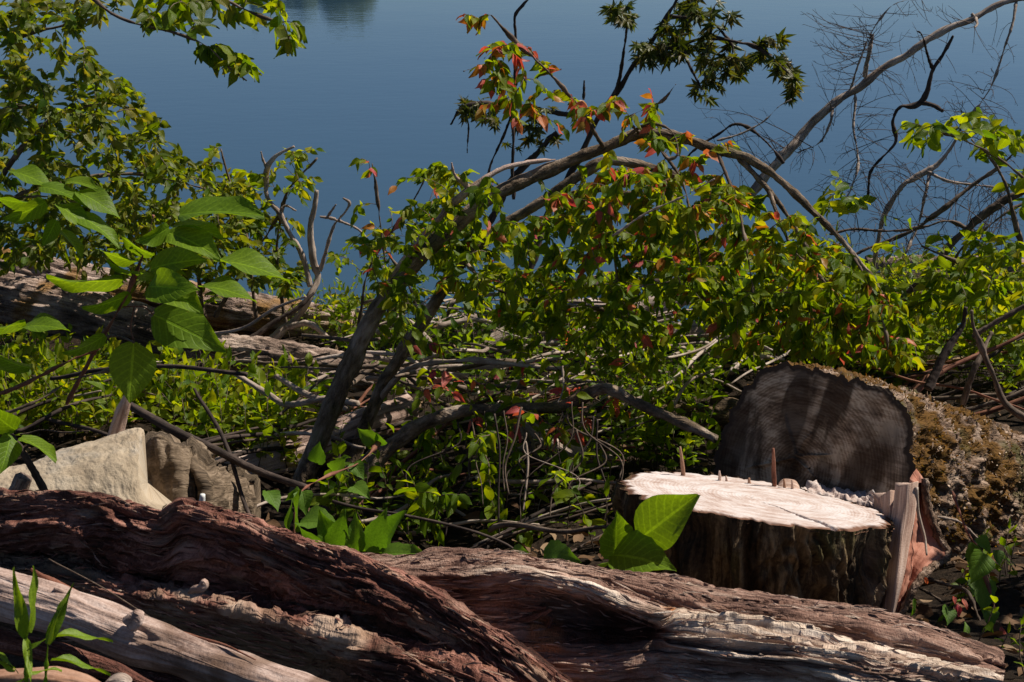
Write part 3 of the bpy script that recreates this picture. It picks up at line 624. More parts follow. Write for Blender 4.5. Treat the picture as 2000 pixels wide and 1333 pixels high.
def DB(x): return 2.80 - (x - 690) / 1260. * .22
rB = [
 [(600, 1092, 0), (700, 1083, 0), (770, 1086, 0), (822, 1082, 0), (834, 1067, 0), (900, 1069, 0), (1000, 1080, 0), (1100, 1100, 0), (1200, 1115, 0), (1300, 1128, 0), (1400, 1147, 0), (1500, 1164, 0), (1600, 1180, 0), (1700, 1190, 0), (1800, 1215, 0), (1880, 1243, 0), (1940, 1262, 0), (1960, 1272, 0)],
 [(600, 1118, -.07), (775, 1112, -.07), (900, 1100, -.07), (1000, 1098, -.06), (1150, 1120, -.06), (1285, 1150, -.07), (1400, 1180, -.08), (1560, 1200, -.08), (1700, 1222, -.08), (1800, 1245, -.08), (1960, 1295, -.06)],
 [(600, 1130, -.07), (775, 1124, -.075), (900, 1119, -.08), (1000, 1108, -.075), (1150, 1134, -.08), (1285, 1180, -.09), (1400, 1208, -.10), (1560, 1230, -.10), (1700, 1256, -.10), (1800, 1280, -.09), (1960, 1310, -.07)],
 [(600, 1136, -.12), (775, 1128, -.12), (920, 1125, -.135), (960, 1113, -.14), (1040, 1115, -.145), (1150, 1140, -.15), (1230, 1175, -.16), (1288, 1198, -.17), (1310, 1200, -.13), (1400, 1214, -.08), (1560, 1236, -.08), (1700, 1262, -.085), (1800, 1286, -.08), (1960, 1316, -.07)],
 [(600, 1152, -.12), (775, 1142, -.12), (920, 1146, -.13), (1040, 1138, -.14), (1150, 1160, -.14), (1230, 1196, -.15), (1292, 1216, -.17), (1330, 1210, -.15), (1400, 1220, -.14), (1560, 1246, -.15), (1700, 1272, -.15), (1800, 1296, -.13), (1960, 1326, -.10)],
 [(600, 1175, -.11), (850, 1172, -.125), (1000, 1162, -.11), (1100, 1168, -.06), (1200, 1200, -.04), (1272, 1218, -.05), (1300, 1228, -.18), (1400, 1236, -.18), (1560, 1256, -.19), (1700, 1284, -.18), (1800, 1304, -.16), (1960, 1334, -.12)],
 [(600, 1230, -.14), (850, 1215, -.145), (1000, 1212, -.12), (1100, 1225, -.05), (1200, 1240, -.02), (1270, 1240, -.07), (1302, 1242, -.19), (1400, 1252, -.20), (1560, 1270, -.21), (1700, 1298, -.20), (1800, 1314, -.18), (1960, 1344, -.13)],
 [(600, 1300, -.15), (850, 1258, -.175), (1000, 1255, -.18), (1100, 1262, -.185), (1200, 1262, -.19), (1280, 1255, -.19), (1310, 1262, -.20), (1400, 1275, -.22), (1560, 1290, -.23), (1700, 1315, -.22), (1800, 1328, -.19), (1960, 1360, -.14)],
 [(600, 1340, -.18), (850, 1300, -.20), (1000, 1290, -.215), (1100, 1296, -.22), (1200, 1296, -.22), (1285, 1285, -.215), (1400, 1305, -.22), (1560, 1318, -.23), (1700, 1342, -.22), (1800, 1352, -.19), (1960, 1385, -.14)],
 [(600, 1420, -.18), (1000, 1370, -.2), (1400, 1370, -.2), (1960, 1440, -.12)]]
railsB = [[(x, y, DB(x) + d) for x, y, d in r] for r in rB]
def anB(r, a, l, k=0.):
    w1 = pn(np.stack([r[..., 0] * 7, r[..., 1], r[..., 2] * 3], -1))
    return np.stack([r[..., 0] * a + w1 * a * .018, r[..., 1] + k, r[..., 2] * l], -1)
def lens(r): return fbm(anB(r, 26, 1.2, 3.3), 4, .55)
def dispB(r, U, W, px, py):
    right = sm(1270, 1330, px) * sm(3.2, 4.2, W); front = 1 - sm(9., 9.5, W)
    sculpt = .036 * terr(lens(r), 4, .09) + .006 * np.abs(pn(anB(r, 50, 5, 6)))
    norm = (.3 + .7 * sm(.3, 1.6, W)) * .014 * terr(fbm(anB(r, 32, 2.0, 1.3), 4), 4, .2) + .004 * fbm(anB(r, 70, 26, 5), 3)
    crk = np.abs(pn(anB(r, 15, 1.3, .37))) + .25 * (1 - sm(-.15, .15, pn(anB(r, 5, 2.5, .71)))); crk2 = np.abs(pn(anB(r, 34, 3, .43))) + .25 * (1 - sm(-.1, .2, pn(anB(r, 9, 4, .51))))
    pit = -.032 * (1 - sm(0, .06, crk)) - .010 * (1 - sm(0, .07, crk2)) - .012 * sm(.55, .8, pn(anB(r, 22, 9, 12))) 
    return (norm * (1 - .6 * right) + sculpt * (.25 + .75 * right) + pit) * front + .0030 * ridged(anB(r, 95, 2.4, 7.3), 2) + .0014 * ridged(anB(r, 160, 10, 9.4), 1)
def maskB(U, W, r, px, py):
    m = np.zeros((*U.shape, 4)); nz = fbm(r * np.array([22, 1, 6.]), 3); pl = lens(r); fine = fbm(anB(r, 90, 5, 2), 3)
    right = sm(1270, 1330, px + 20 * nz) * sm(2.9, 3.4, W)
    crest = sm(2.3, 2.8, W) * (1 - sm(3.6, 4.4, W)) * sm(880, 960, px)
    m[..., 0] = np.clip(right * (.12 + .95 * sm(-.15, .3, pl + .35 * fine)) + crest * (.3 + .65 * sm(-.3, .3, nz + .4 * fine)) + .3 * sm(.25, .7, nz), 0, 1)
    m[..., 1] = sm(1280, 1310, px) * (1 - sm(1400, 1470, px)) * sm(2.1, 2.5, W) * (1 - sm(3.1, 3.5, W)) * sm(-.5, .1, nz) + sm(1020, 1040, px) * (1 - sm(1080, 1110, px)) * sm(5.4, 5.9, W) * (1 - sm(7., 7.5, W)) * .8
    m[..., 2] = sm(4.1, 4.7, W) * (1 - sm(7.2, 8, W)) * sm(1010, 1080, px) * (1 - sm(1270, 1300, px)) * .7  # darker tone inside the knot hollow
    return np.clip(m, 0, 1)
mb = MB(); ggB = loft(mb, railsB, 820, .0030, dispB, [(0, .05, -.06), (0, .1, -.2), (0, .06, -.32)], maskf=maskB, xr=(600, 1960))
root = empty('weathered_log', P(1350, 1290, 2.6), 'pale weathered log with a hollow knot lying in front of the stump', 'log'); obj('trunk', mb, M['logB'], root)
slivers(ggB, 2000, 12, lambda x, y: y > 1060, root, M['logB'])
for (pts, r, dY) in [([(985, 1195), (1030, 1190), (1068, 1188)], 9, -.1), ([(1000, 1215), (1040, 1208), (1078, 1190)], 7, -.12), ([(1060, 1268), (1070, 1230), (1078, 1205)], 8, -.1)]:
    mb = MB(); tube(mb, [P(x, y, DB(x) + dY) for x, y in pts], np.array([.6, 1, .4]) * r * PS(2.6), 10, 24, disp=lambda q, *a: .003 * fbm(q * 90, 3)); obj('splinter', mb, M['logB'], root)

def dpole(r, *a): return -.006 * (1 - sm(0, .07, np.abs(pn(r * np.array([26, 26, 1.6]) + .3)))) * sm(0, .3, pn(r * np.array([9, 9, 4]) + 5.5)) + .006 * fbm(r * np.array([22, 22, 6]), 3) + .0025 * ridged(r * np.array([55, 55, 4]), 2) + .0012 * fbm(r * np.array([120, 120, 12]), 2)
root = empty('bare_pole', P(150, 1205, 2.2), 'smooth barkless grey-pink pole slanting across the bottom left corner', 'pole')
def mpole(r, th, t, v):
    m = np.zeros((*r.shape[:2], 4)); m[..., 2] = sm(.35, .6, t)[:, None] * sm(-.2, .4, fbm(r * 14, 2)) * .8; return m
mb = MB(); tube(mb, path([(-110, 1120), (0, 1156), (130, 1198), (260, 1248), (400, 1292), (520, 1332), (680, 1388)], 2.28, 2.02), np.array([46, 46, 45, 46, 38, 36, 34]) * PS(2.2), 100, 360, disp=dpole, maskf=mpole); obj('shaft', mb, M['pole'], root)
mb = MB(); tube(mb, path([(255, 1220), (268, 1205), (272, 1196)], 2.12), np.array([16, 13, 5]) * PS(2.15), 24, 14, disp=dpole); obj('knot', mb, M['pole'], root)
for (pts, r, Y, m, lab) in [([(60, 1112), (125, 1148), (195, 1180)], 7, 2.24, 'twigred', 'thin red splinter lying along the top of the bare pole'), ([(105, 1150), (150, 1168), (205, 1180)], 8, 2.19, 'pole', 'grey wood sliver lying on the bare pole below the red splinter')]:
    mb = MB(); tube(mb, path(pts, Y), np.array([.4, 1, .9, .3]) * r * PS(Y), 12, 40, disp=lambda q, *a: .002 * fbm(q * np.array([120, 120, 30]), 3)); tag(obj('wood_splinter', mb, M[m], loc=P(*pts[0], Y)), lab, 'splinter')
for (pts, r, Y, m, lab) in [([(-90, 1345), (60, 1330), (150, 1336), (196, 1352)], 27, 1.98, 'pole2', 'orange-brown broken pole end at the bottom left below the grass'), ([(205, 1372), (232, 1338), (250, 1345)], 22, 2.0, 'drift', 'pale rounded stick end beside the orange pole at the bottom edge'), ([(-90, 1235), (60, 1262), (180, 1300), (300, 1345)], 20, 2.2, 'logA', 'dark reddish rotten branch under the bare pole')]:
    mb = MB(); tube(mb, path(pts, Y), np.array([1, 1, .95, .5]) * r * PS(Y), 60, 140, disp=dpole); tag(obj('broken_pole', mb, M[m], loc=P(*pts[0], Y)), lab, 'branch')
mb = MB(); tube(mb, path([(368, 1158, 2.42), (380, 1152, 2.41), (392, 1150, 2.40), (400, 1143, 2.4), (398, 1136, 2.4), (388, 1146, 2.4)], 2.4), np.array([3, 7, 9, 9, 7, 3]) * PS(2.4), 12, 30, disp=lambda q, *a: .001 * pn(q * 80)); tag(obj('curled_chip', mb, M['slab'], loc=P(380, 1152, 2.4)), 'small curled tan bark chip on the dark rotten log', 'bark chip')
mb = MB(); tube(mb, path([(95, 1092), (200, 1150), (320, 1225), (480, 1300)], 2.32, 2.1), [.0013, .0012, .0009], 5, 40, wob=.003); tag(obj('thin_twig', mb, M['twig'], loc=P(95, 1092, 2.3)), 'very thin straight twig leaning over the dark rotten log', 'twig')
mb = MB(); tube(mb, path([(300, 1220), (380, 1245), (440, 1262), (500, 1290)], 2.17, 2.06), [.0015, .003, .0025, .001], 6, 40, wob=.004); tag(obj('thin_twig', mb, M['twigred'], loc=P(300, 1220, 2.17)), 'thin bent reddish twig lying behind the bare pole', 'twig')

# ------------------------------------------------------------------ limestone block, bark slab, small finds on the left
mb = MB(); loft(mb, [
 [(-90, 925, 3.75), (0, 911, 3.76), (60, 905, 3.78), (110, 884, 3.80), (200, 856, 3.84), (255, 840, 3.86), (275, 839, 3.86), (281, 848, 3.85)],
 [(-90, 932, 3.68), (0, 920, 3.68), (60, 914, 3.70), (115, 896, 3.72), (202, 868, 3.76), (258, 852, 3.78), (274, 854, 3.79), (277, 872, 3.79)],
 [(-90, 965, 3.58), (0, 955, 3.58), (70, 945, 3.58), (130, 930, 3.60), (212, 910, 3.62), (270, 905, 3.64), (264, 908, 3.66), (272, 920, 3.67)],
 [(-90, 1000, 3.50), (0, 995, 3.50), (80, 990, 3.50), (145, 985, 3.52), (226, 975, 3.54), (268, 968, 3.55), (282, 966, 3.58), (292, 974, 3.60)],
 [(-90, 1040, 3.44), (0, 1040, 3.44), (90, 1040, 3.44), (160, 1040, 3.44), (240, 1035, 3.46), (310, 1030, 3.48), (350, 1020, 3.52), (368, 1012, 3.55)]],
 240, .006, lambda r, *a: .006 * fbm(r[..., [0, 2, 1]] * 7 + 3.3, 3) + .0035 * fbm(r * 34 + 8.3, 4) + .0012 * fbm(r * 130 + 2.2, 2) - .004 * sm(.35, .5, pn(r[..., [0, 2, 1]] * 22)), [(-.05, .06, -.07), (-.12, .16, -.26), (-.06, .02, -.36)], mode='i', bl=.7)
tag(obj('limestone_rock', mb, M['rock'], loc=P(100, 1000, 3.5)), 'pale cream limestone block with a pointed top behind the rotten log', 'rock')
mb = MB(); tube(mb, path([(20, 1000), (36, 960), (48, 932)], 3.38), np.array([22, 20, 17, 14]) * PS(3.4), 30, 24, disp=dpole); tag(obj('wood_stub', mb, M['barkgrey'], loc=P(20, 1000, 3.38)), 'short grey wood stub against the left of the limestone block', 'stub')
mb = MB(); loft(mb, [
 [(285, 868, 4.05), (308, 858, 4.0), (345, 878, 3.98), (372, 876, 4.02), (392, 906, 3.98), (420, 915, 4.04), (450, 926, 4.1), (490, 950, 4.14)],
 [(300, 930, 4.0), (322, 925, 3.93), (350, 925, 3.90), (378, 930, 3.96), (398, 945, 3.88), (425, 950, 3.97), (455, 955, 4.04), (492, 970, 4.08)],
 [(330, 1030, 3.92), (345, 1025, 3.88), (362, 1020, 3.86), (385, 1015, 3.9), (405, 1010, 3.85), (430, 1005, 3.92), (460, 1005, 4.0), (494, 1005, 4.05)]],
 160, .006, lambda r, *a: .016 * ridged(r[..., [2, 1, 0]] * np.array([13, 1, 5]) + .3, 3) + .006 * fbm(r * 40, 3), [(.02, .05, -.01), (.02, .06, -.2)], mode='i', bl=.9)
tag(obj('curled_bark_slab', mb, M['trunk'], loc=P(390, 980, 4)), 'wavy grey-brown bark slab standing right of the limestone block', 'bark slab')
mb = MB(); tube(mb, path([(388, 1010), (394, 984), (396, 966)], 3.3), np.array([7, 7, 6.5, 5]) * PS(3.3), 16, 10); tag(obj('plastic_tube', mb, M['white'], loc=P(388, 1010, 3.3)), 'small white plastic tube end sticking up behind the rotten log', 'tube')
mb = MB(); tube(mb, path([(222, 870), (228, 840), (240, 800), (250, 768)], 3.95), np.array([13, 12, 10, 5]) * PS(3.95), 18, 50, disp=lambda q, *a: .004 * ridged(q * np.array([60, 60, 6]), 2)); tag(obj('broken_stake', mb, M['slab'], loc=P(222, 870, 3.95)), 'reddish splintered stake standing upright behind the limestone block', 'stake')
mb = MB(); tube(mb, path([(-40, 790), (20, 850), (60, 910), (96, 972)], 3.3), np.array([6, 6, 7, 8]) * PS(3.3), 10, 50, wob=.006, rough=.2); tube(mb, path([(44, 880), (66, 862), (80, 848)], 3.3), np.array([3, 2, 1]) * PS(3.3), 5, 10); tag(obj('dead_branch', mb, M['twigdark'], loc=P(96, 972, 3.3)), 'dark bent branch leaning over the limestone block at the left edge', 'branch')
mb = MB(); p0 = P(928, 728, 6.6)
mb.add([p0 + np.array(q) for q in [(-.025, 0, -.012), (.02, -.01, -.014), (.03, .0, .008), (-.02, .012, .014), (0, -.02, .004)]], None, [(0, 1, 4), (1, 2, 4), (2, 3, 4), (3, 0, 4), (0, 3, 2), (0, 2, 1)]); tag(obj('plastic_scrap', mb, M['blue'], loc=p0), 'tiny bright blue plastic scrap in the brush pile', 'litter')

# ------------------------------------------------------------------ fallen logs further back
def dbark(r, *a): return .018 * ridged(r * np.array([26, 26, 3.2]) + .3 * pn(r * 6)[..., None], 2) + .006 * fbm(r * np.array([70, 70, 20]), 3)
def mbark(k):
    def f(r, th, t, v):
        m = np.zeros((*r.shape[:2], 4)); m[..., 1] = sm(.0, .45, fbm(r * 4 + k, 3)) * .75 * (k != 2); m[..., 2] = sm(.1, .6, fbm(r * 3 + 20, 2)) * .5; return m
    return f
for k, (pts, Y0, Y1, rp, lab) in enumerate([
 ([(-120, 512), (20, 535), (150, 560), (400, 605), (560, 628), (690, 640)], 8.1, 7.7, [42, 40, 40, 42, 38, 30], 'furrowed grey log lying farthest back at the left by the waterline'),
 ([(-120, 552), (0, 580), (150, 612), (300, 650), (440, 700)], 7.4, 7.0, [44, 44, 42, 40, 34], 'pale log with orange moss patches under the big leaves at left'),
 ([(420, 690), (560, 712), (700, 742), (860, 775)], 6.75, 6.4, [36, 40, 36, 26], 'bright furrowed log running right toward the arching trunk'),
 ([(360, 960), (460, 925), (600, 880), (720, 830), (800, 800)], 4.9, 5.5, [38, 40, 40, 36, 30], 'smooth tan log passing behind the foot of the arching trunk')]):
    mb = MB(); c = path(pts, Y0, Y1); tube(mb, c, np.array(rp) * PS((Y0 + Y1) / 2), 80, 230, disp=dbark if k < 3 else dpole, maskf=mbark(k)); tag(obj('fallen_log', mb, M['barkgrey'] if k < 3 else M['pole'], loc=c[0]), lab, 'log', 'fallen logs on the bank')
for k, (pts, Y, rp, m, lab) in enumerate([
 ([(1690, 512), (1780, 512), (1900, 518), (2080, 516)], 9.6, 14, 'barkgrey', 'grey log floating at the waterline on the right'),
 ([(1650, 556), (1800, 560), (1950, 556), (2090, 560)], 9.1, 20, 'barkdark', 'dark log half in the water below the grey floating log'),
 ([(820, 655), (960, 640), (1120, 622), (1320, 600)], 8.2, 34, 'drift', 'thick bleached driftwood log behind the arching trunks'),
 ([(900, 690), (1040, 660), (1200, 668), (1420, 640)], 7.4, 26, 'drift', 'bleached driftwood log with a bend below the thick one'),
 ([(1060, 615), (1110, 580), (1160, 552), (1215, 540)], 8.4, 15, 'drift', 'grey driftwood branch rising from the pile by the water'),
 ([(1020, 548), (1100, 552), (1250, 550), (1350, 556)], 9.0, 9, 'twigdark', 'dark wet branch lying in the shallow water behind the pile'),
 ([(1150, 590), (1260, 596), (1360, 590)], 8.5, 7, 'drift', 'slim white driftwood branch lying level by the water'),
 ([(1255, 660), (1300, 610), (1350, 580), (1400, 570)], 7.8, 10, 'drift', 'curved white driftwood branch inside the leafy crown'),
 ([(1180, 800), (1280, 818), (1400, 806), (1480, 820)], 5.6, 26, 'barkdark', 'dark mossy log in shade left of the felled log'),
 ([(1020, 815), (1070, 860), (1130, 890), (1215, 912)], 4.9, 13, 'drift', 'white barkless branch curving down under the horizontal limb'),
 ([(1020, 830), (1060, 885), (1120, 902), (1215, 916)], 4.95, 6, 'drift', 'thinner white branch beside the curving barkless branch')]):
    mb = MB(); c = path(pts, Y); tube(mb, c, np.array([.8, 1, 1, .7]) * rp * PS(Y), 28, 90, disp=dpole if m != 'barkdark' else dbark, wob=.03); tag(obj('driftwood', mb, M[m], loc=c[0]), lab, 'driftwood', 'driftwood at the waterline')

# ------------------------------------------------------------------ arching trees
def red_tip(p, u, rnd):
    px, py = PX(p); a = rnd.random(); hi = float(sm(470, 180, py)) if py < 470 else 0
    pr = (.075 + .36 * hi) * (1.5 if u > .72 else .55)
    if a < pr * .55: return 'leafred'
    if a < pr: return 'leaforange'
    return 'leafyellow' if rnd.random() < .45 else 'leafgreen'
def few_red(p, u, rnd):
    a = rnd.random(); return 'leafred' if a < .04 else 'leafyellow' if a < .3 else 'leafgreen'
def dtrunk(r, *a): return .006 * fbm(r * np.array([12, 12, 9]), 3) + .002 * fbm(r * 60, 3) + .010 * sm(.45, .8, pn(r * np.array([10, 10, 7]) + 4.4))
def mtrunk(r, th, t, v):
    m = np.zeros((*r.shape[:2], 4)); m[..., 0] = sm(.15, .55, fbm(r * np.array([9, 9, 5]), 3)) * .7; m[..., 1] = sm(.2, .6, fbm(r * 5 + 9, 2)) * .5; return m  # pale and lichen patches, also standing in for leaf-shadow mottling on the bark
RS = 1.
def ytube(pts, rp, nu=26, nv=150, disp=dtrunk, wob=.0, mb=None, maskf=mtrunk):
    mb = mb or MB(); c = [P(*p) for p in pts]; Ym = np.mean([p[2] for p in pts]); tube(mb, c, np.array(rp) * RS * PS(Ym), nu, nv, disp=disp, wob=wob, maskf=maskf); return mb, smooth_path(c, 40)
rnd = random.Random(21)
T1 = [(575, 990, 4.75), (598, 925, 4.78), (650, 790, 4.85), (715, 645, 4.92), (770, 560, 4.96), (855, 470, 5.0), (960, 385, 5.05), (1080, 330, 5.1), (1180, 290, 5.1), (1250, 262, 5.1), (1330, 270, 5.08), (1400, 293, 5.05), (1460, 310, 5.02), (1520, 350, 5.0), (1590, 415, 4.95), (1660, 490, 4.9), (1720, 570, 4.85), (1760, 630, 4.8)]
RS = .66
root = empty('arching_tree', P(575, 990, 4.75), 'grey trunk bent over in a high arch with green and red leaves', 'tree', 'bent trees on the bank')
mb, sk = ytube(T1, [30, 29, 28, 27, 25, 24, 24, 22, 20, 18, 16, 16, 15, 12, 10, 8, 5, 2], 34, 300); obj('trunk', mb, M['trunk'], root)
skel = list(sk[12:])
for pts, rp, m in [([(700, 660, 4.9), (780, 520, 4.97), (870, 415, 5.0), (925, 365, 5.02), (975, 332, 5.05), (1030, 318, 5.08), (1085, 312, 5.1)], [7, 10, 11, 11, 10, 8, 5], 'pole'), ([(920, 370, 5.02), (890, 345, 5.0), (882, 318, 5.0)], [8, 6, 2], 'pole'),
 ([(1440, 305, 5.03), (1500, 370, 4.98), (1550, 440, 4.92), (1600, 530, 4.86), (1625, 560, 4.82)], [10, 9, 8, 6, 3], 'trunk'), ([(1500, 370, 4.98), (1545, 480, 4.8), (1600, 540, 4.7), (1650, 600, 4.62)], [7, 6, 4, 2], 'trunk'),
 ([(1200, 285, 5.1), (1260, 245, 5.0), (1310, 255, 4.95), (1324, 300, 4.9), (1305, 310, 4.9), (1290, 295, 4.88)], [5, 5, 5, 4, 3, 2], 'twig'),
 ([(1270, 265, 5.05), (1330, 350, 4.9), (1350, 430, 4.8), (1370, 520, 4.7), (1375, 600, 4.62)], [6, 5, 5, 4, 2], 'twig'),
 ([(1400, 295, 5.05), (1440, 400, 4.85), (1460, 500, 4.7), (1475, 600, 4.6)], [6, 5, 4, 2], 'twig'),
 ([(1180, 290, 5.1), (1130, 210, 4.9), (1070, 140, 4.8), (1010, 85, 4.75), (960, 30, 4.7)], [7, 6, 5, 4, 2], 'twig'),
 ([(1010, 85, 4.75), (960, 120, 4.7), (905, 140, 4.65)], [3, 2, 1.5], 'twig'),
 ([(1250, 262, 5.1), (1230, 230, 4.9), (1290, 200, 4.8), (1320, 165, 4.75)], [5, 4, 3, 1.5], 'twig'),
 ([(1660, 490, 4.9), (1700, 560, 4.7), (1730, 650, 4.6), (1735, 700, 4.55)], [5, 4, 3, 2], 'twig')]:
    mb, s2 = ytube(pts, np.array(rp) * .8, 14, 80); obj('branch', mb, M[m], root); skel += list(s2)
L = Leaves(); tw = MB()
def lf(pts, Ln): twig_leaves(L, pts, rnd, max(12, int(Ln / .036)), .061, 'ovate', red_tip, .15, .75, .35, .55)
grow(tw, skel, targets([(1080, 370), (1250, 320), (1400, 345), (1560, 420), (1700, 520), (1800, 640), (1790, 720), (1560, 690), (1400, 660), (1300, 560), (1150, 480), (1050, 440)], 400, 4.45, 5.5, rnd), rnd, .0032, .0012, .14, lf)
def lf_top(pts, Ln): twig_leaves(L, pts, rnd, max(7, int(Ln / .042)), .062, 'ovate', red_tip, .1, .75, .35, .55)
grow(tw, skel, targets([(920, 110), (990, 60), (1060, 110), (1110, 180), (1130, 260), (1000, 250), (890, 190)], 30, 4.6, 5.0, rnd), rnd, .0026, .001, .1, lf_top)
grow(tw, skel, targets([(1120, 190), (1290, 185), (1330, 230), (1300, 290), (1150, 280)], 18, 4.65, 5.1, rnd), rnd, .0026, .001, .1, lf_top)
grow(tw, skel, targets([(890, 20), (950, 10), (975, 45), (920, 60)], 4, 4.6, 4.8, rnd), rnd, .002, .001, .1, lf_top)
grow(tw, skel, targets([(1300, 200), (1400, 250), (1480, 330), (1300, 330)], 5, 4.7, 5.2, rnd), rnd, .0028, .001, .1, lf)
def lf_low(pts, Ln): twig_leaves(L, pts, rnd, max(9, int(Ln / .04)), .06, 'ovate', few_red, .1, .7, .35, .55)
grow(tw, list(sk[5:22]) + skel, targets([(690, 470), (830, 390), (960, 330), (1000, 420), (960, 560), (860, 690), (740, 690)], 46, 4.55, 5.0, rnd), rnd, .0026, .001, .1, lf_low)
grow(tw, skel, targets([(980, 440), (1100, 420), (1250, 560), (1250, 690), (1000, 640)], 50, 4.5, 5.1, rnd), rnd, .0028, .001, .12, lf_low)
skel2 = list(skel) + [smooth_path([P(1150, 500, 4.8), P(1160, 640, 4.7)], 8)[k] for k in range(8)]
def lf_hang(pts, Ln): twig_leaves(L, pts, rnd, max(8, int(Ln / .045)), .06, 'ovate', few_red, .25, .7, .35, .55)
grow(tw, skel2, targets([(960, 540), (1350, 520), (1750, 560), (1790, 730), (1400, 720), (1330, 760), (1000, 730)], 130, 4.5, 5.6, rnd), rnd, .0028, .001, .08, lf_hang)
obj('twigs', tw, M['twig'], root, kind='stuff'); L.build(root, 300, seed=1)

rnd = random.Random(22)
root = empty('leaning_tree', P(640, 1000, 5.2), 'thinner mottled trunk leaning right just behind the arched one', 'tree', 'bent trees on the bank')
T2 = [(680, 930, 5.15), (700, 870, 5.2), (745, 760, 5.25), (800, 670, 5.3), (850, 590, 5.32), (905, 510, 5.35), (980, 445, 5.4), (1050, 400, 5.4), (1130, 345, 5.4), (1190, 315, 5.4), (1280, 330, 5.42), (1370, 370, 5.45), (1430, 430, 5.45), (1500, 520, 5.4)]
mb, sk = ytube(T2, [19, 20, 19, 18, 17, 16, 16, 15, 15, 14, 12, 9, 6, 3], 30, 260); obj('trunk', mb, M['trunk'], root)
skel = list(sk[8:])
for pts, rp in [([(1050, 400, 5.4), (1150, 372, 5.4), (1230, 378, 5.35), (1290, 382, 5.3)], [8, 8, 7, 5]), ([(740, 780, 5.25), (800, 720, 5.1), (900, 705, 4.95), (1010, 712, 4.85), (1085, 720, 4.8), (1130, 708, 4.75)], [10, 9, 7, 6, 5, 3]), ([(1085, 720, 4.8), (1120, 750, 4.75), (1180, 790, 4.7)], [4, 3, 2]), ([(1130, 372, 5.4), (1190, 470, 5.3), (1210, 560, 5.2), (1240, 640, 5.1)], [6, 5, 3, 2]), ([(905, 510, 5.35), (960, 560, 5.2), (1050, 590, 5.1), (1180, 605, 5.0)], [5, 4, 3, 2])]:
    mb, s2 = ytube(pts, rp, 12, 70); obj('branch', mb, M['twigpale' if rp[0] == 10 else 'trunk'], root); skel += list(s2)
L = Leaves(); tw = MB()
def lf(pts, Ln): twig_leaves(L, pts, rnd, max(11, int(Ln / .042)), .061, 'ovate', few_red, .15, .75, .35, .55)
grow(tw, skel, targets([(760, 350), (900, 300), (960, 420), (1050, 430), (1300, 400), (1420, 470), (1400, 640), (1250, 690), (1000, 640), (850, 560), (820, 480)], 230, 5.0, 6.0, rnd), rnd, .003, .0011, .14, lf)
obj('twigs', tw, M['twig'], root, kind='stuff'); L.build(root, 300, seed=2)

rnd = random.Random(23)
root = empty('low_limb_tree', P(620, 1060, 4.4), 'low dark trunk with a limb reaching level toward the sawn log', 'tree', 'bent trees on the bank')
T3 = [(600, 1090, 4.35), (640, 1010, 4.42), (720, 910, 4.5), (820, 835, 4.56), (900, 803, 4.58), (1000, 800, 4.58), (1100, 793, 4.55), (1170, 762, 4.5), (1200, 765, 4.46), (1260, 795, 4.4), (1330, 825, 4.32), (1400, 858, 4.25)]
mb, sk = ytube(T3, [46, 44, 38, 26, 19, 18, 18, 20, 19, 16, 14, 13], 32, 260); obj('trunk', mb, M['trunk'], root)
L = Leaves(); tw = MB()
def lf(pts, Ln): twig_leaves(L, pts, rnd, max(4, int(Ln / .05)), .065, 'ovate', lambda p, u, r: 'leafred' if r.random() < .38 else 'leafyellow' if r.random() < .4 else 'leafgreen', .3, .6, .4, .5)
skel = list(sk[14:])
grow(tw, skel, targets([(760, 690), (860, 720), (980, 700), (1190, 690), (1330, 740), (1300, 800), (1150, 860), (1000, 860), (820, 800)], 30, 4.2, 4.7, rnd), rnd, .0026, .001, .1, lf)
def lf(pts, Ln): twig_leaves(L, pts, rnd, max(6, int(Ln / .055)), .075, 'ovate', lambda p, u, r: 'leafgreen', .2, .7, .4, .5)
grow(tw, skel, targets([(700, 880), (850, 830), (1000, 840), (1180, 870), (1160, 1050), (900, 1060), (720, 1020)], 34, 3.9, 4.7, rnd), rnd, .0028, .001, .05, lf)
obj('twigs', tw, M['twig'], root, kind='stuff'); L.build(root, 300, seed=3)

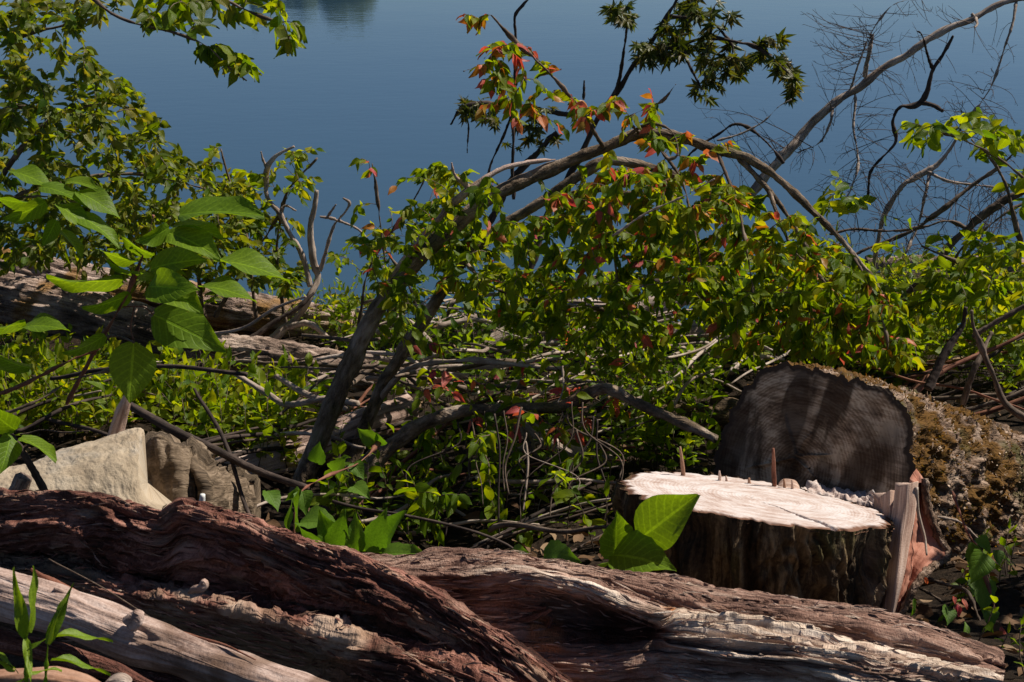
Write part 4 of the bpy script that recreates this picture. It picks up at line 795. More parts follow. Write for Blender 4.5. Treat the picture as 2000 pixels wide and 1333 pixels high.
# ------------------------------------------------------------------ star-leaved sapling out over the water
rnd = random.Random(24); RS = .72
root = empty('star_leaf_tree', P(985, 700, 7.4), 'slim dark tree with glossy star-shaped leaves against the river', 'tree')
skel = []
b_all = [([(985, 700, 7.4), (1020, 560, 7.5), (1070, 430, 7.6), (1140, 290, 7.7), (1200, 185, 7.7), (1245, 120, 7.7), (1285, 60, 7.7), (1325, -10, 7.7), (1345, -60, 7.7)], [12, 11, 10, 9, 8, 7, 6, 5, 4]),
 ([(1200, 185, 7.7), (1220, 110, 7.65), (1228, 50, 7.6), (1215, 20, 7.6)], [5, 4, 3, 2]), ([(1262, 95, 7.7), (1330, 85, 7.6), (1410, 78, 7.5), (1480, 95, 7.45), (1550, 150, 7.4)], [5, 5, 4, 3, 2]), ([(1300, 30, 7.7), (1380, 40, 7.6), (1430, 90, 7.5), (1420, 130, 7.5)], [4, 3, 3, 2]), ([(1330, 85, 7.6), (1350, 140, 7.5), (1375, 185, 7.45)], [4, 3, 2]),
 ([(950, 440, 7.35), (990, 360, 7.4), (1050, 300, 7.45), (1092, 262, 7.45)], [9, 9, 8, 6]), ([(1140, 225, 7.55), (1060, 218, 7.4), (990, 208, 7.35), (930, 203, 7.3), (895, 215, 7.3), (878, 245, 7.3)], [6, 6, 6, 5, 4, 2]), ([(900, 215, 7.3), (914, 250, 7.3), (915, 300, 7.3)], [2, 2, 1]), ([(1005, 210, 7.35), (985, 260, 7.35), (960, 320, 7.35), (940, 400, 7.35)], [3, 3, 3, 2]),
 ([(1003, 390, 7.0), (1000, 250, 7.0), (1008, 120, 7.0), (1004, 40, 7.0), (1022, 8, 7.0), (1038, -8, 7.0)], [4, 4, 4, 3, 3, 3]), ([(1140, 195, 7.3), (1141, 158, 7.3)], [3, 2])]
for k, (pts, rp) in enumerate(b_all):
    mb, s2 = ytube(pts, rp, 12, 70, wob=.02); obj('trunk' if k == 0 else 'branch', mb, M['twigdark'], root); skel += list(s2[10:] if k else s2[26:])
L = Leaves(); tw = MB()
def lf(pts, Ln): twig_leaves(L, pts, rnd, max(6, int(Ln / .018)), .088, 'star', lambda p, u, r: 'leafstar', .1, .45, .6, .7)
for poly, k in [([(1225, 95), (1290, 60), (1340, -10), (1430, -10), (1460, 30), (1400, 55), (1380, 100), (1480, 80), (1540, 75), (1585, 150), (1545, 195), (1500, 140), (1445, 150), (1390, 195), (1345, 185), (1370, 130), (1300, 120), (1215, 145)], 88), ([(1185, 10), (1240, 10), (1235, 50), (1195, 50)], 10)]:
    grow(tw, skel, targets(poly, k, 7.3, 7.8, rnd), rnd, .0035, .0014, .05, lf)
def lf2(pts, Ln): twig_leaves(L, pts, rnd, max(5, int(Ln / .025)), .07, 'star', lambda p, u, r: 'leafstar', .1, .5, .6, .7)
grow(tw, skel, targets([(905, 190), (1080, 205), (1095, 300), (1030, 310), (960, 240), (900, 235)], 42, 7.1, 7.5, rnd), rnd, .003, .0012, .05, lf2)
obj('twigs', tw, M['twigdark'], root, kind='stuff'); L.build(root, 300, seed=4)

# ------------------------------------------------------------------ dead branches at the right
rnd = random.Random(25); RS = .5
def dead(name, b_all, twigs, Yr, lab, mat, seed, r0=.0028, cat='dead tree'):
    rnd = random.Random(seed); root = empty(name, P(*b_all[0][0][0]), lab, cat, 'dead trees by the water'); skel = []
    for k, (pts, rp) in enumerate(b_all):
        mb, s2 = ytube(pts, rp, 14, 110, wob=.03); obj('trunk' if k == 0 else 'branch', mb, M[mat], root); skel += list(s2)
    tw = MB()
    nodes = np.array(skel)
    for poly, n, arch in twigs:
        for q in targets(poly, int(n * .72), Yr[0], Yr[1], rnd):
            d = np.linalg.norm(nodes - q, axis=1); d = d + np.array([rnd.uniform(0, .35) for _ in range(len(d))]); a = nodes[np.argmin(d)]; L = float(np.linalg.norm(q - a))
            if L < .08 or L > 1.7: continue
            bend = arch * L * UP + .10 * L * rv(rnd); pts_ = [a, a + (q - a) * .35 + bend * .8, a + (q - a) * .7 + bend, q]
            tube(tw, pts_, [min(r0, .0012 + L * .0022), .0009], 4, 10, seed=rnd.random() * 9, rough=.1); c = smooth_path(pts_, 20); t = unit(np.gradient(c, axis=0)); m = int(L / .085); pl = unit(np.cross(t[10], rv(rnd)))
            for j in range(m):
                i = min(19, int(20 * (.2 + .8 * (j + .5) / max(1, m)))); sd = pl if j % 2 else -pl; l2 = L * rnd.uniform(.12, .34) * (1.15 - i / 24); e = c[i] + unit(t[i] * .9 + sd * .75 + .25 * rv(rnd)) * l2
                md = (c[i] + e) / 2 + .08 * l2 * rv(rnd); tube(tw, [c[i], md, e], [.0011, .0006], 3, 5)
                if l2 > .12:
                    for z in (.45, .75): f_ = c[i] + (e - c[i]) * z; tube(tw, [f_, f_ + unit(t[i] + .5 * sd + .6 * rv(rnd)) * l2 * .35], [.0008, .0005], 3, 3)
    obj('twigs', tw, M['twigdark'], root, kind='stuff'); return root
dead('dead_tree', [([(1400, 470, 7.3), (1500, 335, 7.4), (1560, 275, 7.45), (1620, 212, 7.5), (1680, 165, 7.5), (1760, 113, 7.5), (1800, 82, 7.5), (1860, 46, 7.5), (1920, 20, 7.5), (1990, 0, 7.5), (2100, -40, 7.5)], [19, 18, 17, 16, 15, 14, 13, 12, 11, 10, 9]),
 ([(1688, 150, 7.5), (1698, 105, 7.45), (1706, 66, 7.45)], [8, 7, 5]), ([(1898, 28, 7.5), (1905, 40, 7.4), (1903, 52, 7.35)], [6, 4, 2]), ([(1985, 4, 7.5), (1972, 70, 7.4), (1955, 115, 7.4), (1935, 155, 7.4), (1905, 210, 7.4), (1870, 260, 7.4)], [5, 4, 4, 3, 2, 1.5]),
 ([(1628, 205, 7.5), (1630, 240, 7.4), (1605, 280, 7.4), (1560, 300, 7.4)], [4, 4, 3, 2]), ([(1660, 175, 7.5), (1680, 120, 7.5), (1700, 70, 7.5), (1740, 12, 7.5), (1800, 0, 7.5)], [3, 3, 2, 2, 1]), ([(1670, 185, 7.5), (1674, 260, 7.4), (1670, 340, 7.3), (1650, 410, 7.2)], [4, 4, 4, 3])],
 [([(1560, 20), (1700, 0), (1900, 0), (1840, 60), (1700, 140), (1600, 200)], 120, -.1), ([(1600, 230), (1760, 130), (1990, 60), (1990, 330), (1800, 330), (1650, 420), (1520, 360)], 220, .1), ([(1340, 180), (1420, 220), (1560, 290), (1500, 330), (1420, 330)], 40, .15)], (7.1, 7.7), 'long pale dead trunk slanting up to the top right corner over the water', 'twigpale', 31)
dead('forked_dead_branch', [([(1690, 400, 6.8), (1700, 335, 6.8), (1738, 290, 6.8), (1749, 272, 6.8), (1745, 240, 6.8), (1765, 206, 6.8), (1804, 192, 6.8), (1822, 140, 6.8), (1845, 112, 6.8), (1858, 78, 6.8)], [4, 4, 5, 5, 6, 6, 7, 7, 6, 3]), ([(1824, 137, 6.8), (1812, 105, 6.75), (1795, 70, 6.7), (1785, 60, 6.7)], [5, 4, 3, 1.5]), ([(1804, 193, 6.8), (1825, 202, 6.75), (1840, 216, 6.7)], [7, 8, 6])],
 [([(1780, 60), (1900, 120), (1880, 160), (1820, 120)], 8, .05)], (6.6, 6.9), 'dark forked dead branch with a sharp bend standing before the water', 'twigdark', 32, .0028, 'dead branch')
dead('dead_tree', [([(1700, 560, 6.7), (1718, 470, 6.7), (1732, 420, 6.7), (1748, 392, 6.7), (1772, 362, 6.7), (1822, 325, 6.7), (1848, 295, 6.7), (1862, 278, 6.7)], [6, 7, 8, 9, 9, 8, 7, 4]), ([(1810, 335, 6.7), (1850, 350, 6.6), (1900, 362, 6.6), (1960, 372, 6.6)], [5, 5, 4, 3]), ([(1815, 335, 6.7), (1812, 380, 6.6), (1790, 440, 6.6), (1765, 500, 6.5)], [5, 5, 4, 4])],
 [([(1640, 330), (1860, 300), (1990, 380), (1960, 520), (1700, 500)], 130, .1)], (6.4, 7.1), 'upright tan dead stem rising at the right above the floating logs', 'twigpale', 33)
dead('dead_tree', [([(1740, 620, 6.2), (1790, 555, 6.2), (1840, 500, 6.2), (1890, 450, 6.2), (1935, 408, 6.2), (2000, 365, 6.2), (2080, 310, 6.2)], [13, 13, 13, 13, 14, 14, 14]), ([(1600, 540, 6.4), (1740, 470, 6.4), (1830, 420, 6.3), (1890, 372, 6.3), (1960, 320, 6.3), (2040, 240, 6.3)], [4, 6, 6, 7, 6, 5]), ([(1620, 458, 6.5), (1710, 450, 6.5), (1800, 440, 6.4), (1860, 432, 6.4), (1930, 470, 6.4)], [4, 5, 5, 4, 3]), ([(1860, 520, 6.2), (1930, 440, 6.1), (2000, 395, 6.1)], [4, 4, 4])],
 [([(1560, 430), (1750, 400), (2000, 260), (2000, 560), (1800, 580), (1640, 560)], 150, .1)], (5.9, 6.8), 'grey dead trunk crossing diagonally at the right edge among twigs', 'twig', 34)
for pts, rp, mat, lab in [([(2060, 850, 4.3), (2000, 818, 4.35), (1958, 785, 4.4), (1938, 735, 4.4), (1915, 680, 4.4), (1898, 635, 4.4), (1896, 605, 4.4)], [15, 14, 13, 11, 10, 9, 6], 'twig', 'curved grey-brown dead branch rising from the mossy felled log'),
 ([(1812, 760, 4.7), (1840, 700, 4.75), (1880, 640, 4.8), (1890, 600, 4.8)], [17, 16, 13, 8], 'twigdark', 'dark leaning stub behind the mossy felled log'),
 ([(1880, 790, 5.0), (1905, 720, 5.0), (1935, 650, 5.1)], [12, 11, 8], 'twig', 'grey leaning stick right of the dark stub'),
 ([(1900, 660, 5.2), (1960, 620, 5.2), (2060, 570, 5.2)], [9, 9, 8], 'twig', 'grey branch pointing up right above the curved dead branch'),
 ([(1330, 330, 6.6), (1350, 300, 6.6), (1400, 262, 6.6), (1440, 240, 6.6), (1490, 270, 6.6), (1530, 320, 6.6)], [3, 4, 5, 5, 4, 2], 'twigdark', 'dark arched twig over the top of the arching tree'),
 ([(1400, 275, 6.3), (1450, 262, 6.3), (1490, 240, 6.3), (1520, 210, 6.3), (1545, 195, 6.3)], [3, 3, 3, 2, 1.5], 'twigpale', 'thin white twig beside the arch pointing up right to the star leaves'),
 ([(1195, 462, 4.4), (1255, 425, 4.4), (1330, 390, 4.4), (1395, 350, 4.4)], [3, 3, 3, 2], 'twigpale', 'thin white twig lying across the leafy crown of the arch'),
 ([(1100, 715, 4.4), (1100, 760, 4.35), (1088, 790, 4.3)], [2, 2, 1.5], 'twigpale', 'short white hooked twig above the level limb'),
 ([(1795, 1130, 3.3), (1850, 1145, 3.25), (1885, 1155, 3.2), (1905, 1200, 3.15), (1925, 1255, 3.1)], [5, 6, 7, 6, 5], 'twig', 'angled grey branch below the torn bark at the lower right'),
 ([(1795, 1150, 3.35), (1840, 1180, 3.3), (1890, 1230, 3.25), (1960, 1290, 3.2)], [3, 3, 3, 2], 'twig', 'thin brown twig under the angled branch at the lower right'),
 ([(1830, 1010, 3.6), (1880, 1022, 3.6), (1920, 1055, 3.55)], [3, 3, 2], 'twigpale', 'thin pale twig in the dark under the felled log')]:
    mb, _ = ytube(pts, rp, 14, 70, wob=.01, maskf=None); tag(obj('dead_branch', mb, M[mat], loc=P(*pts[0])), lab, 'branch', 'dead branches')
# forked dead sapling left of the middle
RS = .62
root = empty('forked_dead_sapling', P(470, 720, 6.9), 'pale forked dead sapling standing left of the arching trunk', 'dead tree', 'dead trees by the water')
for k, (pts, rp) in enumerate([([(500, 690, 6.85), (540, 655, 6.9), (580, 620, 6.95), (605, 580, 6.95), (622, 540, 7.0), (610, 500, 7.0), (606, 450, 7.0), (614, 400, 7.0), (620, 370, 7.0)], [16, 14, 11, 10, 10, 9, 9, 8, 5]), ([(606, 560, 6.95), (590, 510, 6.95), (565, 460, 6.95), (545, 420, 6.95), (522, 385, 6.95), (524, 335, 6.95), (540, 310, 6.95), (575, 288, 6.95)], [8, 8, 8, 7, 7, 6, 5, 3]), ([(525, 333, 6.95), (515, 315, 6.95), (511, 300, 6.95)], [4, 3, 2]), ([(625, 530, 7), (640, 480, 7), (655, 440, 7), (675, 410, 7), (680, 395, 7), (668, 385, 7)], [6, 5, 5, 4, 3, 2]), ([(655, 430, 7), (625, 425, 7)], [4, 3]), ([(640, 425, 7), (655, 398, 7)], [3, 2]), ([(655, 430, 7), (700, 450, 7), (730, 490, 7), (770, 540, 7)], [3, 3, 2, 2]), ([(560, 640, 6.9), (600, 630, 6.85), (640, 660, 6.8)], [9, 9, 7]), ([(545, 412, 6.95), (556, 402, 6.95), (575, 410, 6.9)], [3, 3, 2]), ([(455, 675, 6.7), (520, 640, 6.75), (580, 600, 6.8), (615, 570, 6.85)], [8, 8, 7, 5])]):
    mb, _ = ytube(pts, rp, 14, 80, wob=.02); obj('trunk' if k == 0 else 'branch', mb, M['twigdark' if k == 9 else 'drift' if k else 'twigpale'], root)

RS = .7
# ------------------------------------------------------------------ right leafy bush, left shrub, overhanging branch, small shrubs
def shrub(name, base, limbs, polys, lab, leafkw, mkf, keep, seed, bark='twig', r0=.003, group=None, hi=False, cat='shrub', lmin=2):
    rnd = random.Random(seed); root = empty(name, base, lab, cat, group); skel = []
    for pts, rp in limbs:
        mb, s2 = ytube(pts, rp, 10, 60, wob=.01, maskf=None); obj('branch', mb, M[bark], root); skel += list(s2)
    L = Leaves(); tw = MB(); sz, kind, sp, dr, upw, jit = leafkw
    def lf(pts, Ln): twig_leaves(L, pts, rnd, max(lmin, int(Ln / sp)), sz, kind, mkf, .1, dr, upw, jit)
    for poly, n, y0, y1 in polys: skel = list(grow(tw, skel, targets(poly, n, y0, y1, rnd), rnd, r0, .001, .12, lf))
    obj('twigs', tw, M[bark], root, kind='stuff'); L.build(root, keep, seed=seed, hi=hi); return root
shrub('leafy_bush', P(2040, 640, 6), [([(2060, 680, 6.0), (1990, 450, 5.9), (1950, 330, 5.9), (1900, 270, 5.9)], [8, 6, 4, 2]), ([(2060, 640, 5.9), (1960, 560, 5.8), (1880, 520, 5.7), (1800, 480, 5.7)], [7, 5, 4, 2]), ([(2060, 420, 5.8), (1990, 340, 5.8), (1920, 290, 5.8), (1810, 250, 5.8)], [5, 4, 3, 2])],
 [([(1770, 240), (1900, 215), (2020, 260), (2020, 420), (1930, 300), (1780, 280)], 40, 5.6, 6.1), ([(1820, 520), (2020, 420), (2020, 720), (1880, 640), (1780, 600)], 60, 5.4, 6.1), ([(1600, 340), (1690, 350), (1680, 440), (1600, 420)], 10, 5.6, 6), ([(1680, 470), (1850, 440), (2010, 440), (2010, 640), (1760, 640)], 60, 5.5, 6.3)], 'yellow-green leafy bush at the right edge among dead branches', (.085, 'ellip', .07, .3, .5, .6), lambda p, u, r: 'leafyellow' if r.random() < .35 else 'leafgreen', 300, 41, lmin=4)
shrub('broadleaf_shrub', P(-190, 790, 6.5), [([(-190, 800, 6.5), (-170, 600, 6.45), (-175, 380, 6.4), (-165, 180, 6.4), (-175, 20, 6.4)], [18, 16, 13, 10, 6]), ([(-170, 610, 6.45), (-20, 380, 6.5), (80, 250, 6.5), (200, 200, 6.5), (300, 230, 6.4)], [12, 10, 7, 5, 2]), ([(-172, 300, 6.4), (0, 215, 6.3), (80, 215, 6.3), (190, 240, 6.3)], [6, 5, 4, 3]), ([(-172, 500, 6.42), (50, 380, 6.7), (250, 340, 6.8), (400, 370, 6.8)], [9, 7, 5, 2]), ([(-166, 200, 6.4), (0, 90, 6.4), (120, 50, 6.3), (220, 30, 6.3)], [6, 5, 3, 2])],
 [([(-30, -10), (260, -10), (190, 70), (80, 60), (-30, 80)], 46, 5.9, 6.8), ([(-30, 60), (90, 80), (180, 110), (240, 150), (330, 250), (355, 320), (240, 330), (-30, 330)], 165, 5.8, 7.2), ([(-30, 320), (350, 310), (470, 330), (520, 420), (500, 500), (300, 510), (-30, 520)], 190, 6.0, 7.4), ([(200, 260), (350, 290), (470, 330), (530, 420), (560, 560), (200, 560)], 90, 6.6, 7.4), ([(-30, 420), (250, 400), (480, 420), (470, 540), (-30, 535)], 60, 6.0, 6.9)], 'dense dull green shrub filling the upper left beside the river', (.068, 'ovate', .045, .35, .5, .65), lambda p, u, r: 'leafdull' if r.random() < .8 else 'leafgreen', 300, 42, lmin=9)
shrub('riverside_bush', P(400, 620, 7.3), [([(400, 620, 7.3), (380, 520, 7.3), (350, 430, 7.3), (340, 360, 7.3)], [6, 5, 4, 2]), ([(420, 620, 7.2), (470, 530, 7.2), (520, 460, 7.2), (545, 420, 7.2)], [6, 5, 3, 2])],
 [([(230, 360), (350, 320), (470, 340), (540, 400), (600, 520), (590, 580), (300, 590), (230, 480)], 110, 6.8, 7.5)], 'bright bushy growth between the upper left shrub and the forked dead sapling', (.065, 'ovate', .05, .4, .5, .6), lambda p, u, r: 'leafdull' if r.random() < .45 else 'leafgreen', 300, 46, lmin=9)
shrub('riverside_bush', P(820, 650, 7.3), [([(820, 650, 7.3), (800, 560, 7.3), (760, 500, 7.3), (730, 460, 7.3)], [5, 4, 3, 2]), ([(860, 650, 7.3), (900, 570, 7.3), (960, 520, 7.3)], [5, 4, 2])],
 [([(640, 500), (740, 430), (880, 470), (1010, 530), (1010, 630), (640, 630)], 60, 7.0, 7.6)], 'low bushy growth at the waterline behind the leaning trunks', (.065, 'ovate', .05, .4, .5, .6), lambda p, u, r: 'leafyellow' if r.random() < .3 else 'leafgreen', 300, 47, lmin=7)
shrub('overhanging_branch', P(150, -60, 5.4), [([(-172, 60, 6.4), (-60, -90, 6.0), (100, -60, 5.5), (220, 30, 5.4), (330, 60, 5.3), (400, 92, 5.25), (440, 130, 5.2), (480, 160, 5.2)], [9, 8, 6, 5, 4, 4, 3, 1.5]), ([(-60, -90, 6.0), (120, -140, 5.6), (300, -80, 5.4), (420, -10, 5.3), (500, 25, 5.25), (580, 50, 5.2)], [7, 6, 5, 4, 3, 1.5])],
 [([(250, -20), (560, -30), (600, 70), (560, 85), (470, 40), (400, 70), (330, 60), (260, 30)], 34, 5.0, 5.5), ([(380, 80), (470, 80), (510, 160), (470, 170)], 10, 5.1, 5.4)], 'leafy branch hanging into the top of the frame over the river', (.09, 'ovate', .06, .8, .3, .5), lambda p, u, r: 'leafgreen' if r.random() < .6 else 'leafdull', 300, 43, lmin=5, cat='branch')
shrub('young_shrub', P(560, 640, 7.2), [([(560, 640, 7.2), (540, 500, 7.2), (560, 380, 7.2), (620, 310, 7.2)], [5, 4, 3, 2]), ([(500, 620, 7.1), (480, 450, 7.1), (440, 330, 7.1), (430, 290, 7.1)], [5, 4, 3, 2])],
 [([(480, 320), (640, 280), (640, 340), (590, 430), (560, 560), (500, 560)], 34, 6.9, 7.5), ([(390, 290), (460, 280), (500, 400), (420, 420)], 14, 6.9, 7.3)], 'sparse yellow-green shrub around the forked dead sapling', (.08, 'ellip', .09, .4, .4, .6), lambda p, u, r: 'leafyellow' if r.random() < .6 else 'leafgreen', 300, 44, lmin=4)
shrub('young_shrub', P(760, 640, 6.4), [([(760, 640, 6.4), (750, 500, 6.4), (735, 380, 6.4), (728, 320, 6.4)], [4, 3, 2, 1.5]), ([(700, 640, 6.4), (720, 520, 6.3), (790, 420, 6.2), (830, 350, 6.2)], [4, 3, 2, 1.5])],
 [([(690, 380), (760, 370), (830, 340), (870, 330), (820, 480), (760, 560), (680, 500)], 30, 6.0, 6.6), ([(700, 310), (745, 310), (745, 360), (705, 350)], 4, 6.2, 6.5)], 'slim shrub with red and orange tips left of the arching trunk', (.075, 'ovate', .09, .5, .4, .6), red_tip, 300, 45)

rnd = random.Random(61); root = empty('leafy_bush', (2.2, 3.3, -.3), 'leafy bush beyond the right edge shading the ground under the felled log', 'shrub'); L = Leaves(); tw = MB(); mb = MB(); sp_ = [np.array(q) for q in [(2.25, 3.35, -.35), (2.2, 3.3, .2), (2.1, 3.3, .7), (2.15, 3.35, 1.1)]]; tube(mb, sp_, [.02, .015, .01, .004], 8); obj('trunk', mb, M['trunk'], root)
def lf(pts, Ln): twig_leaves(L, pts, rnd, max(9, int(Ln / .04)), .085, 'ovate', lambda p, u, r: 'leafgreen', .1, .4, .6, .6)
grow(tw, smooth_path(sp_, 20), [np.array([rnd.uniform(1.8, 2.5), rnd.uniform(3.02, 3.85), rnd.uniform(.1, 1.25)]) for _ in range(150)], rnd, .004, .001, .1, lf)
obj('twigs', tw, M['twig'], root, kind='stuff'); L.build(root, 0, seed=61)

# ------------------------------------------------------------------ big soft leaves at the left
rnd = random.Random(26)
root = empty('big_leaf_sapling', P(150, 900, 3.3), 'sapling with very large bright green soft leaves at the left', 'sapling')
skel = []
for pts, rp in [([(130, 790, 3.5), (190, 680, 3.5), (235, 600, 3.5), (262, 540, 3.5), (285, 480, 3.5), (300, 420, 3.5)], [5, 5, 5, 4, 4, 2]), ([(-60, 790, 3.4), (50, 750, 3.4), (120, 715, 3.45), (195, 680, 3.5)], [5, 5, 5, 5]), ([(-60, 830, 3.3), (60, 790, 3.3), (140, 745, 3.4), (230, 720, 3.45)], [4, 3.5, 3, 2]), ([(205, 660, 3.5), (230, 655, 3.45), (262, 668, 3.4)], [3, 2, 2]), ([(-80, 440, 3.8), (0, 395, 3.8), (90, 385, 3.8), (160, 400, 3.8)], [4, 3, 3, 2])]:
    mb, s2 = ytube(pts, rp, 10, 50, wob=.004, maskf=None); obj('stem', mb, M['twigred' if rp[0] == 5 else 'twig'], root)
L = Leaves(); pet = MB()
def big(a, b, Yb, Yt, roll, kind='mid'):
    p, q = P(*a, Yb), P(*b, Yt); d = q - p; view = unit(p - np.array([0, 0, CAMZ])); s = unit(np.cross(d, view)); nf = unit(np.cross(s, d)) 
    if nf @ view > 0: nf = -nf
    up = unit(UP - unit(d) * (UP @ unit(d))); nr = unit(math.cos(R_(roll)) * nf + math.sin(R_(roll)) * s)
    L.add(p, d, nr, np.linalg.norm(d) * .95, kind, 'leafbig', 1.)
for t in [((300, 615), (428, 672), 3.42, 3.3, 15, 'mid'), ((262, 668), (250, 790), 3.42, 3.32, 5, 'round'), ((205, 655), (128, 712), 3.45, 3.4, 55), ((300, 555), (400, 600), 3.45, 3.35, 30), ((290, 560), (370, 560), 3.4, 3.3, 20),
 ((255, 575), (160, 618), 3.5, 3.45, 55), ((240, 545), (82, 565), 3.5, 3.45, 68), ((390, 560), (505, 562), 3.5, 3.45, 70), ((295, 525), (398, 495), 3.5, 3.45, 40), ((270, 510), (190, 505), 3.5, 3.45, 68), ((300, 500), (230, 470), 3.5, 3.45, 65),
 ((330, 455), (432, 488), 3.5, 3.4, 45), ((330, 445), (275, 480), 3.5, 3.4, 40), ((350, 420), (520, 395), 3.55, 3.5, 66), ((340, 440), (440, 445), 3.55, 3.5, 72), ((420, 510), (575, 515), 3.6, 3.55, 72), ((300, 540), (200, 535), 3.5, 3.45, 74), ((310, 540), (350, 520), 3.5, 3.45, 70),
 ((150, 375), (240, 410), 3.8, 3.75, 50), ((80, 365), (170, 375), 3.8, 3.75, 68), ((20, 335), (110, 350), 3.85, 3.8, 66), ((130, 355), (190, 355), 3.85, 3.8, 66), ((90, 395), (5, 440), 3.75, 3.7, 50, 'wide'), ((110, 430), (85, 485), 3.75, 3.7, 20), ((120, 450), (170, 500), 3.75, 3.7, 60), ((150, 420), (245, 460), 3.75, 3.7, 62), ((110, 400), (190, 440), 3.75, 3.7, 60), ((60, 395), (-20, 400), 3.75, 3.7, 66),
 ((50, 630), (-60, 660), 3.4, 3.35, 70), ((40, 640), (130, 620), 3.4, 3.35, 74), ((30, 840), (-40, 800), 3.2, 3.1, 40), ((20, 850), (10, 920), 3.2, 3.1, 30), ((40, 855), (120, 890), 3.2, 3.15, 65), ((60, 720), (-30, 700), 3.4, 3.3, 60)]:
    big(*t)
obj('petioles', (lambda m: (tube(m, path([(262, 668, 3.42), (255, 640, 3.46), (262, 600, 3.5)], 3.4), [.002, .002], 5, 10), tube(m, path([(300, 615, 3.42), (280, 600, 3.46), (240, 600, 3.5)], 3.4), [.002, .002], 5, 10), m)[-1])(pet), M['twigred'], root)
L.build(root, 300, hi=True, seed=6)

# ------------------------------------------------------------------ plants by the foreground log
rnd = random.Random(27)
def fan_plant(name, leaves, stem, lab, cat, mk, kind):
    root = empty(name, P(*stem[0]), lab, cat); mb, _ = ytube(stem, [3] * len(stem), 7, 24, maskf=None); obj('stem', mb, M['grass'] if mk != 'leafvine' else M['twigred'], root)
    L = Leaves()
    for (a, b, Yb, Yt, roll, *kk) in leaves:
        p, q = P(*a, Yb), P(*b, Yt); d = q - p; view = unit(p - np.array([0, 0, CAMZ])); s = unit(np.cross(d, view)); nf = unit(np.cross(s, d)); nf = -nf if nf @ view > 0 else nf
        L.add(p, d, unit(math.cos(R_(roll)) * nf + math.sin(R_(roll)) * s + .1 * rv(rnd)), np.linalg.norm(d) * 1.04, kk[0] if kk else kind, mk, 1.)
    L.build(root, 300, hi=True, seed=8); return root
fan_plant('three_leaf_vine', [((1252, 1050), (1354, 976), 2.92, 2.86, 8, 'bread'), ((1200, 1086), (1208, 1005), 2.93, 2.9, -25, 'wide'), ((1198, 1084), (1306, 1090), 2.9, 2.8, 35, 'wide')], [(1160, 1110, 2.98), (1200, 1095, 2.95), (1225, 1065, 2.95), (1250, 1042, 2.95)], 'three broad green leaves in front of the stump bark', 'vine', 'leafbig', 'wide')
fan_plant('pointed_leaf_vine', [((650, 1078), (635, 1010), 3.05, 3.0, -10), ((655, 1075), (672, 1008), 3.02, 2.98, 12), ((695, 1078), (690, 1015), 3.0, 2.98, 5), ((725, 1080), (748, 1000), 3.0, 2.97, 10), ((735, 1080), (778, 1005), 3.05, 3.0, 35), ((745, 1082), (822, 1075), 2.98, 2.92, 50), ((640, 1070), (580, 1050), 3.0, 2.95, 60), ((660, 1085), (690, 1075), 2.95, 2.9, 50), ((705, 1075), (715, 1040), 3.08, 3.05, 20), ((608, 1080), (650, 1068), 2.95, 2.9, 60)], [(600, 1110, 3.1), (650, 1085, 3.05), (700, 1082, 3.0), (745, 1084, 3.0)], 'row of pointed green leaves above the gap between the two big logs', 'vine', 'leafvine', 'ovate')
fan_plant('heart_leaf_vine', [((590, 960), (600, 1002), 3.3, 3.26, 10, 'heart'), ((580, 950), (560, 985), 3.3, 3.28, 60), ((566, 1045), (560, 980), 3.2, 3.2, 65, 'lance'), ((580, 1040), (578, 960), 3.2, 3.2, 60, 'lance'), ((585, 1022), (655, 1012), 3.2, 3.15, 68), ((620, 905), (622, 870), 3.6, 3.58, 20), ((655, 925), (665, 895), 3.6, 3.57, 30, 'heart'), ((690, 905), (710, 935), 3.6, 3.57, 20, 'heart'), ((735, 862), (700, 842), 3.7, 3.68, 30), ((750, 870), (735, 850), 3.7, 3.68, 40), ((690, 950), (720, 970), 3.55, 3.5, 40, 'heart'), ((520, 960), (545, 990), 3.4, 3.35, 50)], [(570, 1090, 3.2), (576, 1030, 3.22), (585, 965, 3.3), (640, 930, 3.5), (700, 905, 3.6), (740, 865, 3.7)], 'climbing vine with heart-shaped leaves at the foot of the arching trunk', 'vine', 'leafvine', 'wide')
fan_plant('low_leaf_plant', [((1060, 1095), (1122, 1090), 2.98, 2.9, 45, 'heart'), ((1000, 1085), (1028, 1075), 3.02, 2.98, 40)], [(1040, 1110, 3.0), (1050, 1098, 2.99), (1060, 1095, 2.98)], 'low rounded leaf peeping over the pale weathered log', 'plant', 'leafvine', 'heart')
fan_plant('hanging_vine', [((1920, 1080), (1900, 1140), 3.15, 3.1, 30, 'heart'), ((1915, 1130), (1925, 1195), 3.15, 3.08, 20, 'heart'), ((1895, 1060), (1900, 1110), 3.3, 3.27, 40), ((1910, 1050), (1935, 1080), 3.3, 3.27, 35, 'heart'), ((1945, 1075), (1955, 1105), 3.3, 3.27, 40, 'heart'), ((1930, 1190), (1940, 1225), 3.1, 3.05, 35, 'heart'), ((1885, 1215), (1893, 1255), 3.05, 3.0, 40, 'lance'), ((1850, 1185), (1855, 1215), 3.1, 3.05, 40), ((1980, 1250), (2000, 1330), 3.0, 2.95, 40), ((1960, 1250), (1970, 1290), 3.0, 2.95, 30), ((1785, 1170), (1783, 1205), 3.0, 3.0, 70, 'ellip')], [(1860, 960, 3.5), (1890, 1040, 3.35), (1915, 1075, 3.2), (1925, 1130, 3.15), (1960, 1240, 3.05)], 'dark vine with broad leaves hanging in the shade below the felled log', 'vine', 'leafvine', 'wide')
